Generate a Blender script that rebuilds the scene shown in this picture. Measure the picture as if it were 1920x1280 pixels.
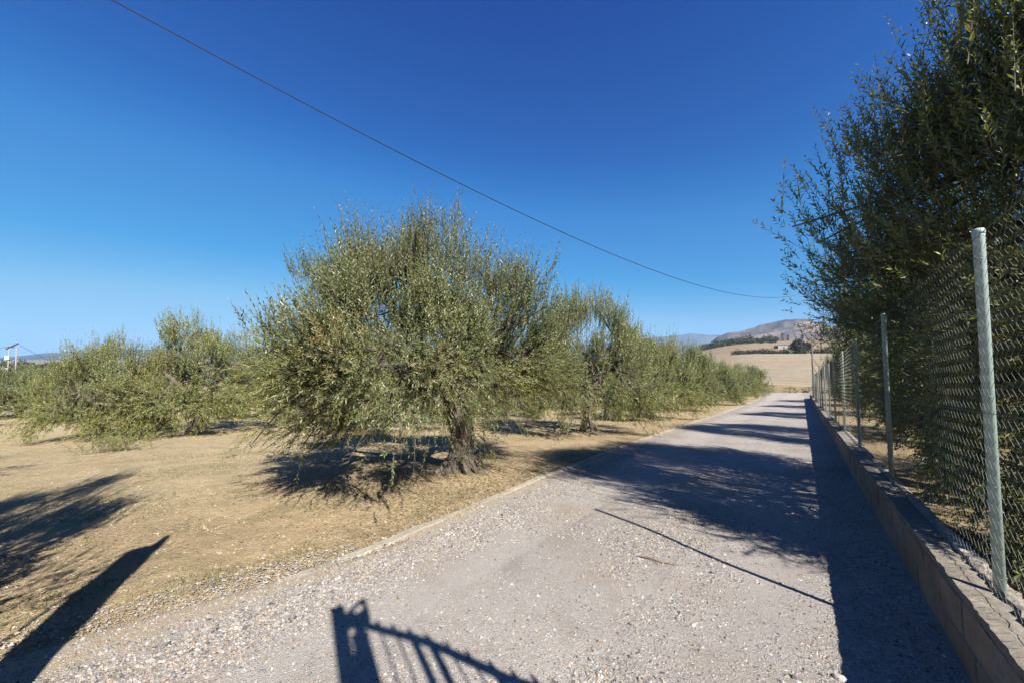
import bpy, math, random
import numpy as np

R = math.radians
for o in list(bpy.data.objects):
    bpy.data.objects.remove(o)
scene = bpy.context.scene
col = scene.collection
rng = np.random.default_rng(7)

# ------------------------------------------------------------------ camera, sky, sun, exposure
EYE = 1.6
PSI, PITCH = 38.505, 2.7
cam_d = bpy.data.cameras.new("camera")
cam_d.sensor_width = 36.0
cam_d.lens = 36.0 * 680.0 / 1920.0
cam_d.clip_start = 0.05
cam_d.clip_end = 40000.0
cam = bpy.data.objects.new("camera", cam_d)
col.objects.link(cam)
cam.location = (0, 0, EYE)
cam.rotation_euler = (R(90 + PITCH), 0, R(PSI))
scene.camera = cam

EXPOSURE = 1.5
SUN_EL = R(40.0)
SUN_AZ = R(68.0)            # shadows run 68 degrees left of the track's direction
sun_vec = np.array([math.sin(SUN_AZ) * math.cos(SUN_EL), -math.cos(SUN_AZ) * math.cos(SUN_EL), math.sin(SUN_EL)])

world = bpy.data.worlds.new("World")
scene.world = world
world.use_nodes = True
wn, wl = world.node_tree.nodes, world.node_tree.links
wn.clear()
wo = wn.new("ShaderNodeOutputWorld")
wb = wn.new("ShaderNodeBackground")
sky = wn.new("ShaderNodeTexSky")
sky.sky_type = 'NISHITA'
sky.sun_disc = False
sky.sun_elevation = SUN_EL
sky.sun_rotation = math.atan2(sun_vec[0], sun_vec[1])
sky.altitude = 500
sky.air_density = 1.0
sky.dust_density = 0.0
sky.ozone_density = 6.0
wb.inputs['Strength'].default_value = 0.10
# the camera that took the photograph renders a clear sky deeper and bluer: one curve per channel for the whole sky
wsep = wn.new("ShaderNodeSeparateColor"); wcmb = wn.new("ShaderNodeCombineColor")
wl.new(sky.outputs[0], wsep.inputs[0])
CURVES = (
    ((0, 0), (.05, .000), (.08, .008), (.11, .032), (.18, .050), (.3175, .24), (.52, .31), (.8, .36), (1, .37)),
    ((0, 0), (.10, .050), (.15, .115), (.20, .22), (.347, .35), (.517, .52), (.775, .60), (1, .62)),
    ((0, 0), (.22, .32), (.31, .46), (.40, .62), (.63, .75), (.707, .79), (.92, .83), (1, .83)))
for ch, pts_ in enumerate(CURVES):
    m1 = wn.new("ShaderNodeMath"); m1.operation = 'MULTIPLY'; m1.inputs[1].default_value = .1
    rp = wn.new("ShaderNodeValToRGB")
    els = rp.color_ramp.elements
    while len(els) < len(pts_): els.new(.5)
    for e_, (p_, c_) in zip(els, pts_):
        e_.position = p_; e_.color = (c_, c_, c_, 1)
    m4 = wn.new("ShaderNodeMath"); m4.operation = 'MULTIPLY'; m4.inputs[1].default_value = 10 / 2 ** EXPOSURE
    wl.new(wsep.outputs[ch], m1.inputs[0]); wl.new(m1.outputs[0], rp.inputs[0])
    wl.new(rp.outputs[0], m4.inputs[0]); wl.new(m4.outputs[0], wcmb.inputs[ch])
wl.new(wcmb.outputs[0], wb.inputs['Color'])
wl.new(wb.outputs[0], wo.inputs['Surface'])

sun_d = bpy.data.lights.new("sun", 'SUN')
sun_d.energy = 5.0
sun_d.angle = R(0.53)
sun_d.color = (1.0, 0.94, 0.84)
sun = bpy.data.objects.new("sun", sun_d)
col.objects.link(sun)
from mathutils import Vector
sun.rotation_euler = Vector(sun_vec).to_track_quat('Z', 'Y').to_euler()

vs = scene.view_settings
vs.view_transform = 'Standard'
vs.look = 'None'
vs.exposure = EXPOSURE
vs.gamma = 1.0
vs.use_curve_mapping = False
scene.render.engine = 'CYCLES'
scene.cycles.use_denoising = True
scene.cycles.max_bounces = 6
scene.cycles.diffuse_bounces = 3
scene.cycles.glossy_bounces = 2
scene.cycles.transmission_bounces = 3
scene.cycles.volume_bounces = 0
scene.cycles.volume_step_rate = 10

# ------------------------------------------------------------------ numpy noise
def _hash(ix, iy, seed):
    h = (ix.astype(np.int64) * 374761393 + iy.astype(np.int64) * 668265263 + seed * 982451653) & 0x7fffffff
    h = (h ^ (h >> 13)) * 1274126177 & 0x7fffffff
    h = h ^ (h >> 16)
    return (h & 0xffff) / 65535.0

def vnoise(x, y, seed=0):
    x = np.asarray(x, float); y = np.asarray(y, float)
    ix = np.floor(x); iy = np.floor(y)
    fx = x - ix; fy = y - iy
    fx = fx * fx * (3 - 2 * fx); fy = fy * fy * (3 - 2 * fy)
    a = _hash(ix, iy, seed); b = _hash(ix + 1, iy, seed)
    c = _hash(ix, iy + 1, seed); d = _hash(ix + 1, iy + 1, seed)
    return (a * (1 - fx) + b * fx) * (1 - fy) + (c * (1 - fx) + d * fx) * fy

def fbm(x, y, seed=0, octv=4):
    s = 0; a = 0.5; t = 0
    for i in range(octv):
        s = s + a * vnoise(x * 2 ** i, y * 2 ** i, seed + i * 17)
        t += a; a *= 0.5
    return s / t

def sstep(a, b, x):
    t = np.clip((np.asarray(x, float) - a) / (b - a), 0, 1)
    return t * t * (3 - 2 * t)

# ------------------------------------------------------------------ lie of the land
GY = [-9000, -60, 0, 25, 40, 60, 75, 92, 105, 130, 160, 200, 214, 235, 262, 320, 420, 600, 1000, 9000]
GZ = [3.0, 3.0, 0, -1.5, -2.25, -2.95, -3.4, -3.6, -3.3, -2.0, 0.2, 4.0, 3.6, 3.2, 4.2, 8.5, 18.5, 20, 4, -6]
def gprof(y):
    y = np.asarray(y, float)
    d = 0.8 + 0.03 * np.abs(y)
    return (np.interp(y, GY, GZ) + np.interp(y - d, GY, GZ) + np.interp(y + d, GY, GZ)) / 3

MOUNDS = []
def ground_z(x, y, detail=True):
    x = np.asarray(x, float); y = np.asarray(y, float)
    zx = np.where(x < 0, np.interp(-x, [0, 40, 100, 9000], [0, -2.4, -4.6, -4.6]),
                  np.interp(x, [0, 0.9, 60, 9000], [0, .054, 1.6, 1.6]))
    zx = zx * (1 - sstep(60, 90, y))
    zp = gprof(y) + zx
    ratio = x / np.maximum(y, 1.0)
    f = np.where(y > 78, sstep(-0.42, -0.08, ratio), 1.0)
    f = 1 - (1 - f) * sstep(78, 110, y)
    dist = np.hypot(x, y)
    plain = -7.0 + 0 * x
    z = zp * f + np.minimum(zp, plain) * (1 - f)
    z = z * (1 - sstep(700, 1500, dist)) + (-7.0) * sstep(700, 1500, dist)
    kx = np.interp(y, KY, KX)
    if detail:
        left = sstep(0.15, 1.2, kx - x)
        far = (1 - sstep(60, 120, dist))
        z = z + left * far * (0.10 * (fbm(x * .45, y * .45, 3, 3) - .5) + 0.07 * (fbm(x * 2.2, y * 2.2, 5, 3) - .5))
        z = z + (1 - far) * (fbm(x * .02, y * .02, 9, 4) - .5) * np.clip(dist * .004, 0, 3.0)
        for (mx, my, mr, mh) in MOUNDS:
            z = z + mh * np.exp(-((x - mx) ** 2 + (y - my) ** 2) / (mr * mr))
    return z

KY = [-60, -8, 0, 2.07, 5.2, 10.7, 20, 47, 56, 64]
KX = [-3.4, -3.36, -3.42, -3.45, -3.68, -3.92, -4.0, -3.75, -4.2, -5.6]
WALL_X0, WALL_X1 = 0.655, 0.855
WALL_Y0, WALL_Y1 = 1.35, 48.2
ROAD_LIFT = 0.02

def gz1(x, y, detail=True):
    return float(ground_z(np.array([x]), np.array([y]), detail)[0])

# ------------------------------------------------------------------ mesh helpers
def mesh_np(name, verts, faces, mat=None, color=None, smooth=False, matidx=None):
    """faces: (n,3) or (n,4) int array, or a list of such arrays."""
    verts = np.asarray(verts, np.float32)
    fl = faces if isinstance(faces, list) else [faces]
    fl = [np.asarray(f, np.int32) for f in fl if len(f)]
    me = bpy.data.meshes.new(name)
    me.vertices.add(len(verts))
    me.vertices.foreach_set('co', verts.ravel())
    loops = np.concatenate([f.ravel() for f in fl])
    sizes = np.concatenate([np.full(len(f), f.shape[1], np.int32) for f in fl])
    starts = np.concatenate([[0], np.cumsum(sizes)[:-1]]).astype(np.int32)
    me.loops.add(len(loops))
    me.loops.foreach_set('vertex_index', loops)
    me.polygons.add(len(sizes))
    me.polygons.foreach_set('loop_start', starts)
    me.polygons.foreach_set('loop_total', sizes)
    if matidx is not None:
        me.polygons.foreach_set('material_index', np.asarray(matidx, np.int32))
    me.polygons.foreach_set('use_smooth', np.full(len(sizes), bool(smooth)))
    me.update(calc_edges=True)
    mats = mat if isinstance(mat, (list, tuple)) else ([mat] if mat else [])
    for m in mats:
        me.materials.append(m)
    if color is not None:
        a = me.color_attributes.new('col', 'FLOAT_COLOR', 'POINT')
        c = np.ones((len(verts), 4), np.float32)
        c[:, :color.shape[1]] = color
        a.data.foreach_set('color', c.ravel())
    return me

def link(name, me, parent=None, loc=(0, 0, 0), rotz=0.0):
    o = bpy.data.objects.new(name, me)
    col.objects.link(o)
    o.location = loc
    o.rotation_euler = (0, 0, rotz)
    if parent:
        o.parent = parent
    return o

def tag(o, label=None, cat=None, group=None, kind=None):
    if label: o['label'] = label
    if cat: o['category'] = cat
    if group: o['group'] = group
    if kind: o['kind'] = kind
    return o

def thing(name, label, cat, loc=(0, 0, 0), rotz=0.0, group=None):
    return tag(link(name, None, None, loc, rotz), label, cat, group)

class MB:
    """collects vertices and faces of one mesh"""
    def __init__(s):
        s.v = []; s.f3 = []; s.f4 = []; s.n = 0
    def add(s, v, f):
        v = np.asarray(v, float); f = np.asarray(f, int)
        s.v.append(v)
        (s.f3 if f.shape[1] == 3 else s.f4).append(f + s.n)
        s.n += len(v)
    def box(s, x0, x1, y0, y1, z0, z1, bev=0.0):
        if bev <= 0:
            v = [(x, y, z) for x in (x0, x1) for y in (y0, y1) for z in (z0, z1)]
            s.add(v, [(0, 1, 3, 2), (4, 6, 7, 5), (0, 4, 5, 1), (2, 3, 7, 6), (0, 2, 6, 4), (1, 5, 7, 3)])
        else:
            cx, cy, cz = (x0 + x1) / 2, (y0 + y1) / 2, (z0 + z1) / 2
            hx, hy, hz = abs(x1 - x0) / 2, abs(y1 - y0) / 2, abs(z1 - z0) / 2
            vs_ = []; idx = {}
            for sx in (-1, 1):
                for sy in (-1, 1):
                    for sz in (-1, 1):
                        for ax in range(3):
                            p = [sx * (hx - bev), sy * (hy - bev), sz * (hz - bev)]
                            p[ax] = (sx * hx, sy * hy, sz * hz)[ax]
                            idx[(sx, sy, sz, ax)] = len(vs_)
                            vs_.append((cx + p[0], cy + p[1], cz + p[2]))
            q = []; t = []
            for ax in range(3):
                b, c = [(1, 2), (2, 0), (0, 1)][ax]
                for sg in (-1, 1):
                    def key(sb, sc):
                        k = [0, 0, 0]; k[ax] = sg; k[b] = sb; k[c] = sc
                        return idx[(k[0], k[1], k[2], ax)]
                    r = [key(-1, -1), key(1, -1), key(1, 1), key(-1, 1)]
                    q.append(r if sg > 0 else r[::-1])
            for ax in range(3):
                b, c = [(1, 2), (2, 0), (0, 1)][ax]
                for sb in (-1, 1):
                    for sc in (-1, 1):
                        def kk(sa, which):
                            k = [0, 0, 0]; k[ax] = sa; k[b] = sb; k[c] = sc
                            return idx[(k[0], k[1], k[2], which)]
                        r = [kk(-1, b), kk(1, b), kk(1, c), kk(-1, c)]
                        q.append(r if sb * sc > 0 else r[::-1])
            for sx in (-1, 1):
                for sy in (-1, 1):
                    for sz in (-1, 1):
                        r = [idx[(sx, sy, sz, a)] for a in range(3)]
                        t.append(r if sx * sy * sz > 0 else r[::-1])
            base = s.n
            s.v.append(np.array(vs_)); s.f4.append(np.array(q) + base); s.f3.append(np.array(t) + base); s.n += len(vs_)
    def tube(s, pts, rad, sides=8, caps=True, rough=0.0, seed=0, lobes=0.0):
        pts = np.asarray(pts, float); n = len(pts)
        rad = np.broadcast_to(np.asarray(rad, float), (n,))
        tan = np.gradient(pts, axis=0)
        tan /= np.linalg.norm(tan, axis=1)[:, None] + 1e-9
        ref = np.array([0.0, 0, 1]) if abs(tan[0][2]) < .9 else np.array([1.0, 0, 0])
        u = np.cross(tan[0], ref); u /= np.linalg.norm(u)
        rings = []
        ang = np.arange(sides) * 2 * math.pi / sides
        rr = np.random.default_rng(int(abs(seed) * 10))
        ph = rr.uniform(0, 6, 4)
        for i in range(n):
            u = u - tan[i] * (u @ tan[i]); u /= np.linalg.norm(u) + 1e-9
            w = np.cross(tan[i], u)
            k = 1 + rough * (rr.random(sides) - .5) * 2
            if lobes:
                k = k + lobes * (np.sin(3 * ang + ph[0] + i * .12) * .5 + np.sin(5 * ang + ph[1] - i * .1) * .35 + np.sin(9 * ang + ph[2]) * .3)
            rings.append(pts[i] + rad[i] * k[:, None] * (np.cos(ang)[:, None] * u + np.sin(ang)[:, None] * w))
        v = np.concatenate(rings)
        i = np.arange(n - 1)[:, None] * sides; j = np.arange(sides)[None, :]; j2 = (j + 1) % sides
        f = np.stack([i + j, i + j2, i + sides + j2, i + sides + j], -1).reshape(-1, 4)
        base = s.n
        s.v.append(v); s.f4.append(f + base)
        s.n += len(v)
        if caps:
            for ring, flip in ((0, True), (n - 1, False)):
                c = pts[ring][None]
                s.v.append(c); ci = s.n; s.n += 1
                a = base + ring * sides + np.arange(sides); b = base + ring * sides + (np.arange(sides) + 1) % sides
                cc = np.full(sides, ci)
                s.f3.append(np.stack([b, a, cc] if flip else [a, b, cc], -1))
    def faces(s):
        out = []
        if s.f4: out.append(np.concatenate(s.f4))
        if s.f3: out.append(np.concatenate(s.f3))
        return out
    def mesh(s, name, mat, smooth=False):
        return mesh_np(name, np.concatenate(s.v), s.faces(), mat, smooth=smooth)
    def build(s, name, mat, parent=None, smooth=False, loc=(0, 0, 0)):
        return link(name, s.mesh(name, mat, smooth), parent, loc)

# ------------------------------------------------------------------ materials
ALB = 0.505          # the picture is exposed bright, so real surface colours sit below its tones
def new_mat(name):
    m = bpy.data.materials.new(name)
    m.use_nodes = True
    nt = m.node_tree
    return m, nt, nt.nodes['Principled BSDF']

def nd(nt, t, **kw):
    n = nt.nodes.new(t)
    for k, v in kw.items():
        if k.startswith('i_'):
            key = k[2:]
            key = int(key) if key.isdigit() else key.replace('_', ' ')
            n.inputs[key].default_value = v
        else:
            setattr(n, k, v)
    return n

def coord(nt):
    return nd(nt, 'ShaderNodeNewGeometry').outputs['Position']

def objc(nt):
    return nd(nt, 'ShaderNodeTexCoord').outputs['Object']

def noise(nt, vec, scale, detail=4, rough=.55):
    n = nd(nt, 'ShaderNodeTexNoise')
    n.inputs['Scale'].default_value = scale
    n.inputs['Detail'].default_value = detail
    n.inputs['Roughness'].default_value = rough
    nt.links.new(vec, n.inputs['Vector'])
    return n.outputs['Fac']

def ramp(nt, fac, stops):
    r = nd(nt, 'ShaderNodeValToRGB')
    els = r.color_ramp.elements
    while len(els) < len(stops): els.new(0.5)
    for e, (p, c) in zip(els, stops):
        e.position = p
        e.color = (c, c, c, 1) if isinstance(c, (int, float)) else (c[0] * ALB, c[1] * ALB, c[2] * ALB, 1)
    nt.links.new(fac, r.inputs[0])
    return r.outputs[0]

def mix(nt, fac, a, b, mode='MIX'):
    m = nd(nt, 'ShaderNodeMix', data_type='RGBA', blend_type=mode)
    for sock, v in ((m.inputs[0], fac), (m.inputs[6], a), (m.inputs[7], b)):
        if hasattr(v, 'is_linked') or hasattr(v, 'links'):
            nt.links.new(v, sock)
        else:
            sock.default_value = v if isinstance(v, (int, float)) else ((v[0], v[1], v[2], 1) if mode != 'MIX' else (v[0] * ALB, v[1] * ALB, v[2] * ALB, 1))
    return m.outputs[2]

def mth(nt, op, a, b=None, clamp=False):
    m = nd(nt, 'ShaderNodeMath', operation=op, use_clamp=clamp)
    for s_, v in ((m.inputs[0], a), (m.inputs[1], b)):
        if v is None: continue
        if hasattr(v, 'links'): nt.links.new(v, s_)
        else: s_.default_value = v
    return m.outputs[0]

def bump(nt, bsdf, height, strength=.5, dist=.01):
    b = nd(nt, 'ShaderNodeBump')
    b.inputs['Strength'].default_value = strength
    b.inputs['Distance'].default_value = dist
    nt.links.new(height, b.inputs['Height'])
    nt.links.new(b.outputs[0], bsdf.inputs['Normal'])

def simple(name, c, rough=.8, metal=0.0, nscale=0, namp=.15, bumpd=0.0):
    m, nt, b = new_mat(name)
    b.inputs['Roughness'].default_value = rough
    b.inputs['Metallic'].default_value = metal
    if nscale:
        f = noise(nt, coord(nt), nscale, 5)
        c0 = [v * (1 - namp) for v in c]; c1 = [min(1, v * (1 + namp)) for v in c]
        nt.links.new(ramp(nt, f, [(.3, c0), (.7, c1)]), b.inputs['Base Color'])
        if bumpd: bump(nt, b, f, .6, bumpd)
    else:
        b.inputs['Base Color'].default_value = (c[0] * ALB, c[1] * ALB, c[2] * ALB, 1)
    return m

def mat_attr_ground():
    """soil: per-vertex earth colour with straw, clods and litter mixed in near by"""
    m, nt, b = new_mat('soil')
    P = coord(nt)
    at = nd(nt, 'ShaderNodeAttribute', attribute_name='col')
    base = at.outputs['Color']
    n1 = noise(nt, P, .55, 6, .6); n2 = noise(nt, P, 6, 6, .65); n3 = noise(nt, P, 45, 4, .7); n4 = noise(nt, P, 1.7, 5, .6)
    c = mix(nt, ramp(nt, n1, [(.35, 0), (.65, .5)]), base, (.72, .595, .36))
    c = mix(nt, ramp(nt, n2, [(.42, 0), (.66, .55)]), c, mix(nt, .4, c, (.22, .16, .09)))
    c = mix(nt, ramp(nt, n3, [(.35, .5), (.5, 0), (.62, 0), (.75, .5)]), c, mix(nt, n2, (.30, .22, .13), (.66, .55, .39)))
    grass = mth(nt, 'MULTIPLY', ramp(nt, n4, [(.50, 0), (.66, .55)]), ramp(nt, n3, [(.4, 0), (.6, 1)]))
    near = at.outputs['Alpha']
    c = mix(nt, mth(nt, 'MULTIPLY', grass, near), c, (.13, .14, .055))
    mp = nd(nt, 'ShaderNodeMapping'); mp.inputs['Scale'].default_value = (.35, 1.6, 1); nt.links.new(P, mp.inputs[0])
    nf = noise(nt, mp.outputs[0], .16, 8, .72)
    farm = mth(nt, 'MULTIPLY', ramp(nt, nf, [(.44, 0), (.62, .6)]), mth(nt, 'SUBTRACT', 1.0, near))
    c = mix(nt, farm, c, mix(nt, .62, c, (.20, .16, .10)))
    nf2 = noise(nt, mp.outputs[0], .7, 6, .7)
    farl = mth(nt, 'MULTIPLY', ramp(nt, nf2, [(.52, 0), (.70, .35)]), mth(nt, 'SUBTRACT', 1.0, near))
    c = mix(nt, farl, c, (.58, .50, .38))
    nt.links.new(c, b.inputs['Base Color'])
    b.inputs['Roughness'].default_value = .95
    b.inputs['Specular IOR Level'].default_value = .15
    h = mth(nt, 'ADD', mth(nt, 'MULTIPLY', n2, 1.6), mth(nt, 'MULTIPLY', n3, .7))
    bump(nt, b, h, .95, .03)
    return m

def mat_gravel():
    """crushed stone: vertex colour red = soil drifted over the edge, green = coarse loose stone, blue = polished wheel track"""
    m, nt, b = new_mat('track_gravel')
    P = coord(nt)
    at = nd(nt, 'ShaderNodeAttribute', attribute_name='col')
    ch = nd(nt, 'ShaderNodeSeparateColor'); nt.links.new(at.outputs['Color'], ch.inputs[0])
    v = nd(nt, 'ShaderNodeTexVoronoi'); v.inputs['Scale'].default_value = 58; nt.links.new(P, v.inputs['Vector'])
    v2 = nd(nt, 'ShaderNodeTexVoronoi'); v2.inputs['Scale'].default_value = 170; nt.links.new(P, v2.inputs['Vector'])
    sep = nd(nt, 'ShaderNodeSeparateColor'); nt.links.new(v.outputs['Color'], sep.inputs[0])
    sep2 = nd(nt, 'ShaderNodeSeparateColor'); nt.links.new(v2.outputs['Color'], sep2.inputs[0])
    stone = ramp(nt, sep.outputs[0], [(0, (.17, .15, .14)), (.3, (.42, .375, .335)), (.6, (.53, .47, .415)), (.85, (.56, .49, .42)), (1, (.80, .76, .71))])
    fine = ramp(nt, sep2.outputs[0], [(0, (.43, .39, .36)), (.5, (.56, .515, .475)), (1, (.70, .655, .61))])
    mid = noise(nt, P, 9, 5, .6)
    f = mth(nt, 'ADD', mth(nt, 'MULTIPLY', ch.outputs[1], .9), mth(nt, 'MULTIPLY', mth(nt, 'SUBTRACT', mid, .5), 1.4), clamp=True)
    c = mix(nt, f, fine, stone)
    c = mix(nt, mth(nt, 'MULTIPLY', ch.outputs[2], .6), c, (.62, .575, .535))
    c = mix(nt, ramp(nt, noise(nt, P, .8, 5), [(.48, 0), (.72, .55)]), c, (.42, .32, .235))
    c = mix(nt, ramp(nt, noise(nt, P, 3.1, 5), [(.55, 0), (.75, .5)]), c, (.36, .32, .29))
    edge = mth(nt, 'ADD', ch.outputs[0], mth(nt, 'MULTIPLY', mth(nt, 'SUBTRACT', noise(nt, P, 4.5, 6, .7), .5), 1.5), clamp=True)
    c = mix(nt, ramp(nt, mth(nt, 'MULTIPLY', edge, ramp(nt, ch.outputs[0], [(0, 0), (.15, 1)])), [(.3, 0), (.75, .85)]), c, (.56, .46, .33))
    c = mix(nt, 1.0, c, (1.09, 1.085, 1.08), 'MULTIPLY')
    nt.links.new(c, b.inputs['Base Color'])
    b.inputs['Roughness'].default_value = .95
    b.inputs['Specular IOR Level'].default_value = .12
    h = mth(nt, 'ADD', mth(nt, 'MULTIPLY', mth(nt, 'MULTIPLY', v.outputs['Distance'], mth(nt, 'ADD', f, .12)), -.9), mth(nt, 'MULTIPLY', v2.outputs['Distance'], -.55))
    h = mth(nt, 'ADD', h, mth(nt, 'MULTIPLY', noise(nt, P, 70, 4, .7), .8))
    bump(nt, b, h, .9, .012)
    return m

def mat_vcol(name, rough=.85, spec=.3):
    m, nt, b = new_mat(name)
    at = nd(nt, 'ShaderNodeAttribute', attribute_name='col')
    n = noise(nt, coord(nt), 160, 3)
    nt.links.new(mix(nt, ramp(nt, n, [(.3, .0), (.7, .35)]), at.outputs['Color'], mix(nt, .5, at.outputs['Color'], (.9, .9, .9), 'MULTIPLY')), b.inputs['Base Color'])
    b.inputs['Roughness'].default_value = rough
    b.inputs['Specular IOR Level'].default_value = spec
    return m

def mat_leaf():
    """olive leaf: dark grey-green above, silvery felt below; red channel = brightness, green = yellowing, blue = brown"""
    m, nt, b = new_mat('olive_leaf')
    at = nd(nt, 'ShaderNodeAttribute', attribute_name='col')
    sep = nd(nt, 'ShaderNodeSeparateColor'); nt.links.new(at.outputs['Color'], sep.inputs[0])
    up = ramp(nt, sep.outputs[0], [(0, (.085, .118, .030)), (.5, (.165, .21, .058)), (1, (.29, .325, .10))])
    up = mix(nt, sep.outputs[1], up, (.46, .43, .085))
    up = mix(nt, sep.outputs[2], up, (.50, .28, .09))
    dn = ramp(nt, sep.outputs[0], [(0, (.20, .245, .115)), (1, (.36, .40, .21))])
    dn = mix(nt, mth(nt, 'MULTIPLY', sep.outputs[1], .8), dn, (.46, .45, .15))
    dn = mix(nt, sep.outputs[2], dn, (.5,.32,.14))
    g = nd(nt, 'ShaderNodeNewGeometry')
    c = mix(nt, g.outputs['Backfacing'], up, dn)
    nt.links.new(c, b.inputs['Base Color'])
    b.inputs['Roughness'].default_value = .42
    b.inputs['Specular IOR Level'].default_value = .5
    tr = nd(nt, 'ShaderNodeBsdfTranslucent')
    nt.links.new(mix(nt, .6, c, (.46, .56, .07)), tr.inputs['Color'])
    ms = nd(nt, 'ShaderNodeMixShader'); ms.inputs[0].default_value = .30
    nt.links.new(b.outputs[0], ms.inputs[1]); nt.links.new(tr.outputs[0], ms.inputs[2])
    nt.links.new(ms.outputs[0], nt.nodes['Material Output'].inputs['Surface'])
    return m

def mat_bark():
    m, nt, b = new_mat('olive_bark')
    P = objc(nt)
    mp = nd(nt, 'ShaderNodeMapping'); mp.inputs['Scale'].default_value = (1, 1, .28); nt.links.new(P, mp.inputs[0])
    n1 = noise(nt, mp.outputs[0], 14, 7, .68); n2 = noise(nt, mp.outputs[0], 60, 4, .6)
    c = ramp(nt, n1, [(.28, (.055, .045, .035)), (.5, (.19, .155, .12)), (.72, (.34, .29, .235))])
    c = mix(nt, ramp(nt, n2, [(.4, .35), (.6, 0)]), c, (.08, .065, .05))
    nt.links.new(c, b.inputs['Base Color'])
    b.inputs['Roughness'].default_value = .9
    bump(nt, b, mth(nt, 'ADD', n1, mth(nt, 'MULTIPLY', n2, .3)), 1.0, .05)
    return m

def mat_block():
    m, nt, b = new_mat('split_block')
    P = coord(nt)
    oi = nd(nt, 'ShaderNodeObjectInfo')
    n1 = noise(nt, P, 120, 4, .7); n2 = noise(nt, P, 3.2, 7, .7)
    c = ramp(nt, n1, [(.3, (.30, .22, .15)), (.5, (.48, .37, .26)), (.7, (.62, .50, .37))])
    c = mix(nt, ramp(nt, n2, [(.42, 0), (.62, .6)]), c, (.22, .17, .12))
    hs = nd(nt, 'ShaderNodeHueSaturation'); nt.links.new(c, hs.inputs['Color'])
    v = mth(nt, 'ADD', mth(nt, 'MULTIPLY', oi.outputs['Random'], .3), .85)
    nt.links.new(v, hs.inputs['Value'])
    nt.links.new(hs.outputs[0], b.inputs['Base Color'])
    b.inputs['Roughness'].default_value = .95
    bump(nt, b, n1, .8, .006)
    return m

def mat_mortar(name, lo, hi):
    m, nt, b = new_mat(name)
    P = coord(nt)
    n1 = noise(nt, P, 26, 7, .7); n2 = noise(nt, P, 3, 4, .6)
    c = ramp(nt, n1, [(.3, lo), (.7, hi)])
    c = mix(nt, ramp(nt, n2, [(.42, 0), (.68, .5)]), c, [v * .6 for v in lo])
    nt.links.new(c, b.inputs['Base Color'])
    b.inputs['Roughness'].default_value = .95
    bump(nt, b, n1, .9, .012)
    return m

def mat_mountain(name, lo, mid, hi, scale):
    m, nt, b = new_mat(name)
    P = coord(nt)
    mp = nd(nt, 'ShaderNodeMapping'); mp.inputs['Scale'].default_value = (1, 1, 2.5); nt.links.new(P, mp.inputs[0])
    n1 = noise(nt, mp.outputs[0], scale, 9, .7); n2 = noise(nt, mp.outputs[0], scale * 9, 5, .6)
    c = ramp(nt, n1, [(.36, lo), (.5, mid), (.64, hi)])
    c = mix(nt, ramp(nt, n2, [(.45, 0), (.62, .7)]), c, lo)
    nt.links.new(c, b.inputs['Base Color'])
    b.inputs['Roughness'].default_value = 1
    b.inputs['Specular IOR Level'].default_value = 0
    return m

M_soil = mat_attr_ground()
M_gravel = mat_gravel()
M_stone = mat_vcol('pebble')
M_blade = mat_vcol('dry_blade', .9, .1)
M_leaf = mat_leaf()
M_bark = mat_bark()
M_twig = simple('twig', (.17, .15, .11), .85, 0, 40, .3)
M_block = mat_block()
M_cap = mat_mortar('cap_mortar', (.25, .215, .17), (.46, .41, .34))
M_core = mat_mortar('joint_mortar', (.30, .26, .21), (.50, .45, .38))
M_kerb = mat_mortar('kerb_concrete', (.40, .355, .29), (.66, .60, .50))
M_galv = simple('galvanised_steel', (.62, .80, .80), .5, .1, 9, .08)
M_wire = simple('fence_wire', (.26, .27, .24), .55, .3, 60, .3)
M_cable = simple('cable_rubber', (.012, .012, .014), .6)
M_gate = simple('gate_paint', (.05, .07, .06), .5, .2, 30, .2)
M_pole = simple('weathered_wood', (.22, .18, .14), .9, 0, 12, .3, .004)
M_conc = simple('pale_concrete', (.55, .53, .50), .9, 0, 8, .12)
M_white = simple('white_render', (.80, .76, .70), .85, 0, 2, .06)
M_dark = simple('dark_opening', (.05, .045, .04), .9, 0, 5, .2)
M_roof = simple('roof_sheet', (.45, .38, .32), .8, 0, 4, .15)
M_far_leaf = simple('far_foliage', (.055, .075, .032), .9, 0, .8, .45)
M_far_leaf2 = simple('far_dark_foliage', (.075, .065, .045), .9, 0, .8, .4)
M_twigd = simple('dead_twig', (.26, .12, .07), .85, 0, 30, .3)
M_pale = simple('pale_stone', (.75, .70, .64), .85, 0, 30, .15, .003)
M_tuss = simple('tussock', (.34, .25, .12), .9, 0, 3, .3)
M_mtn = mat_mountain('bare_mountain', (.07, .065, .055), (.26, .19, .14), (.48, .34, .26), .006)
M_range = mat_mountain('distant_range', (.05, .055, .05), (.11, .10, .085), (.18, .15, .12), .0016)

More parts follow.
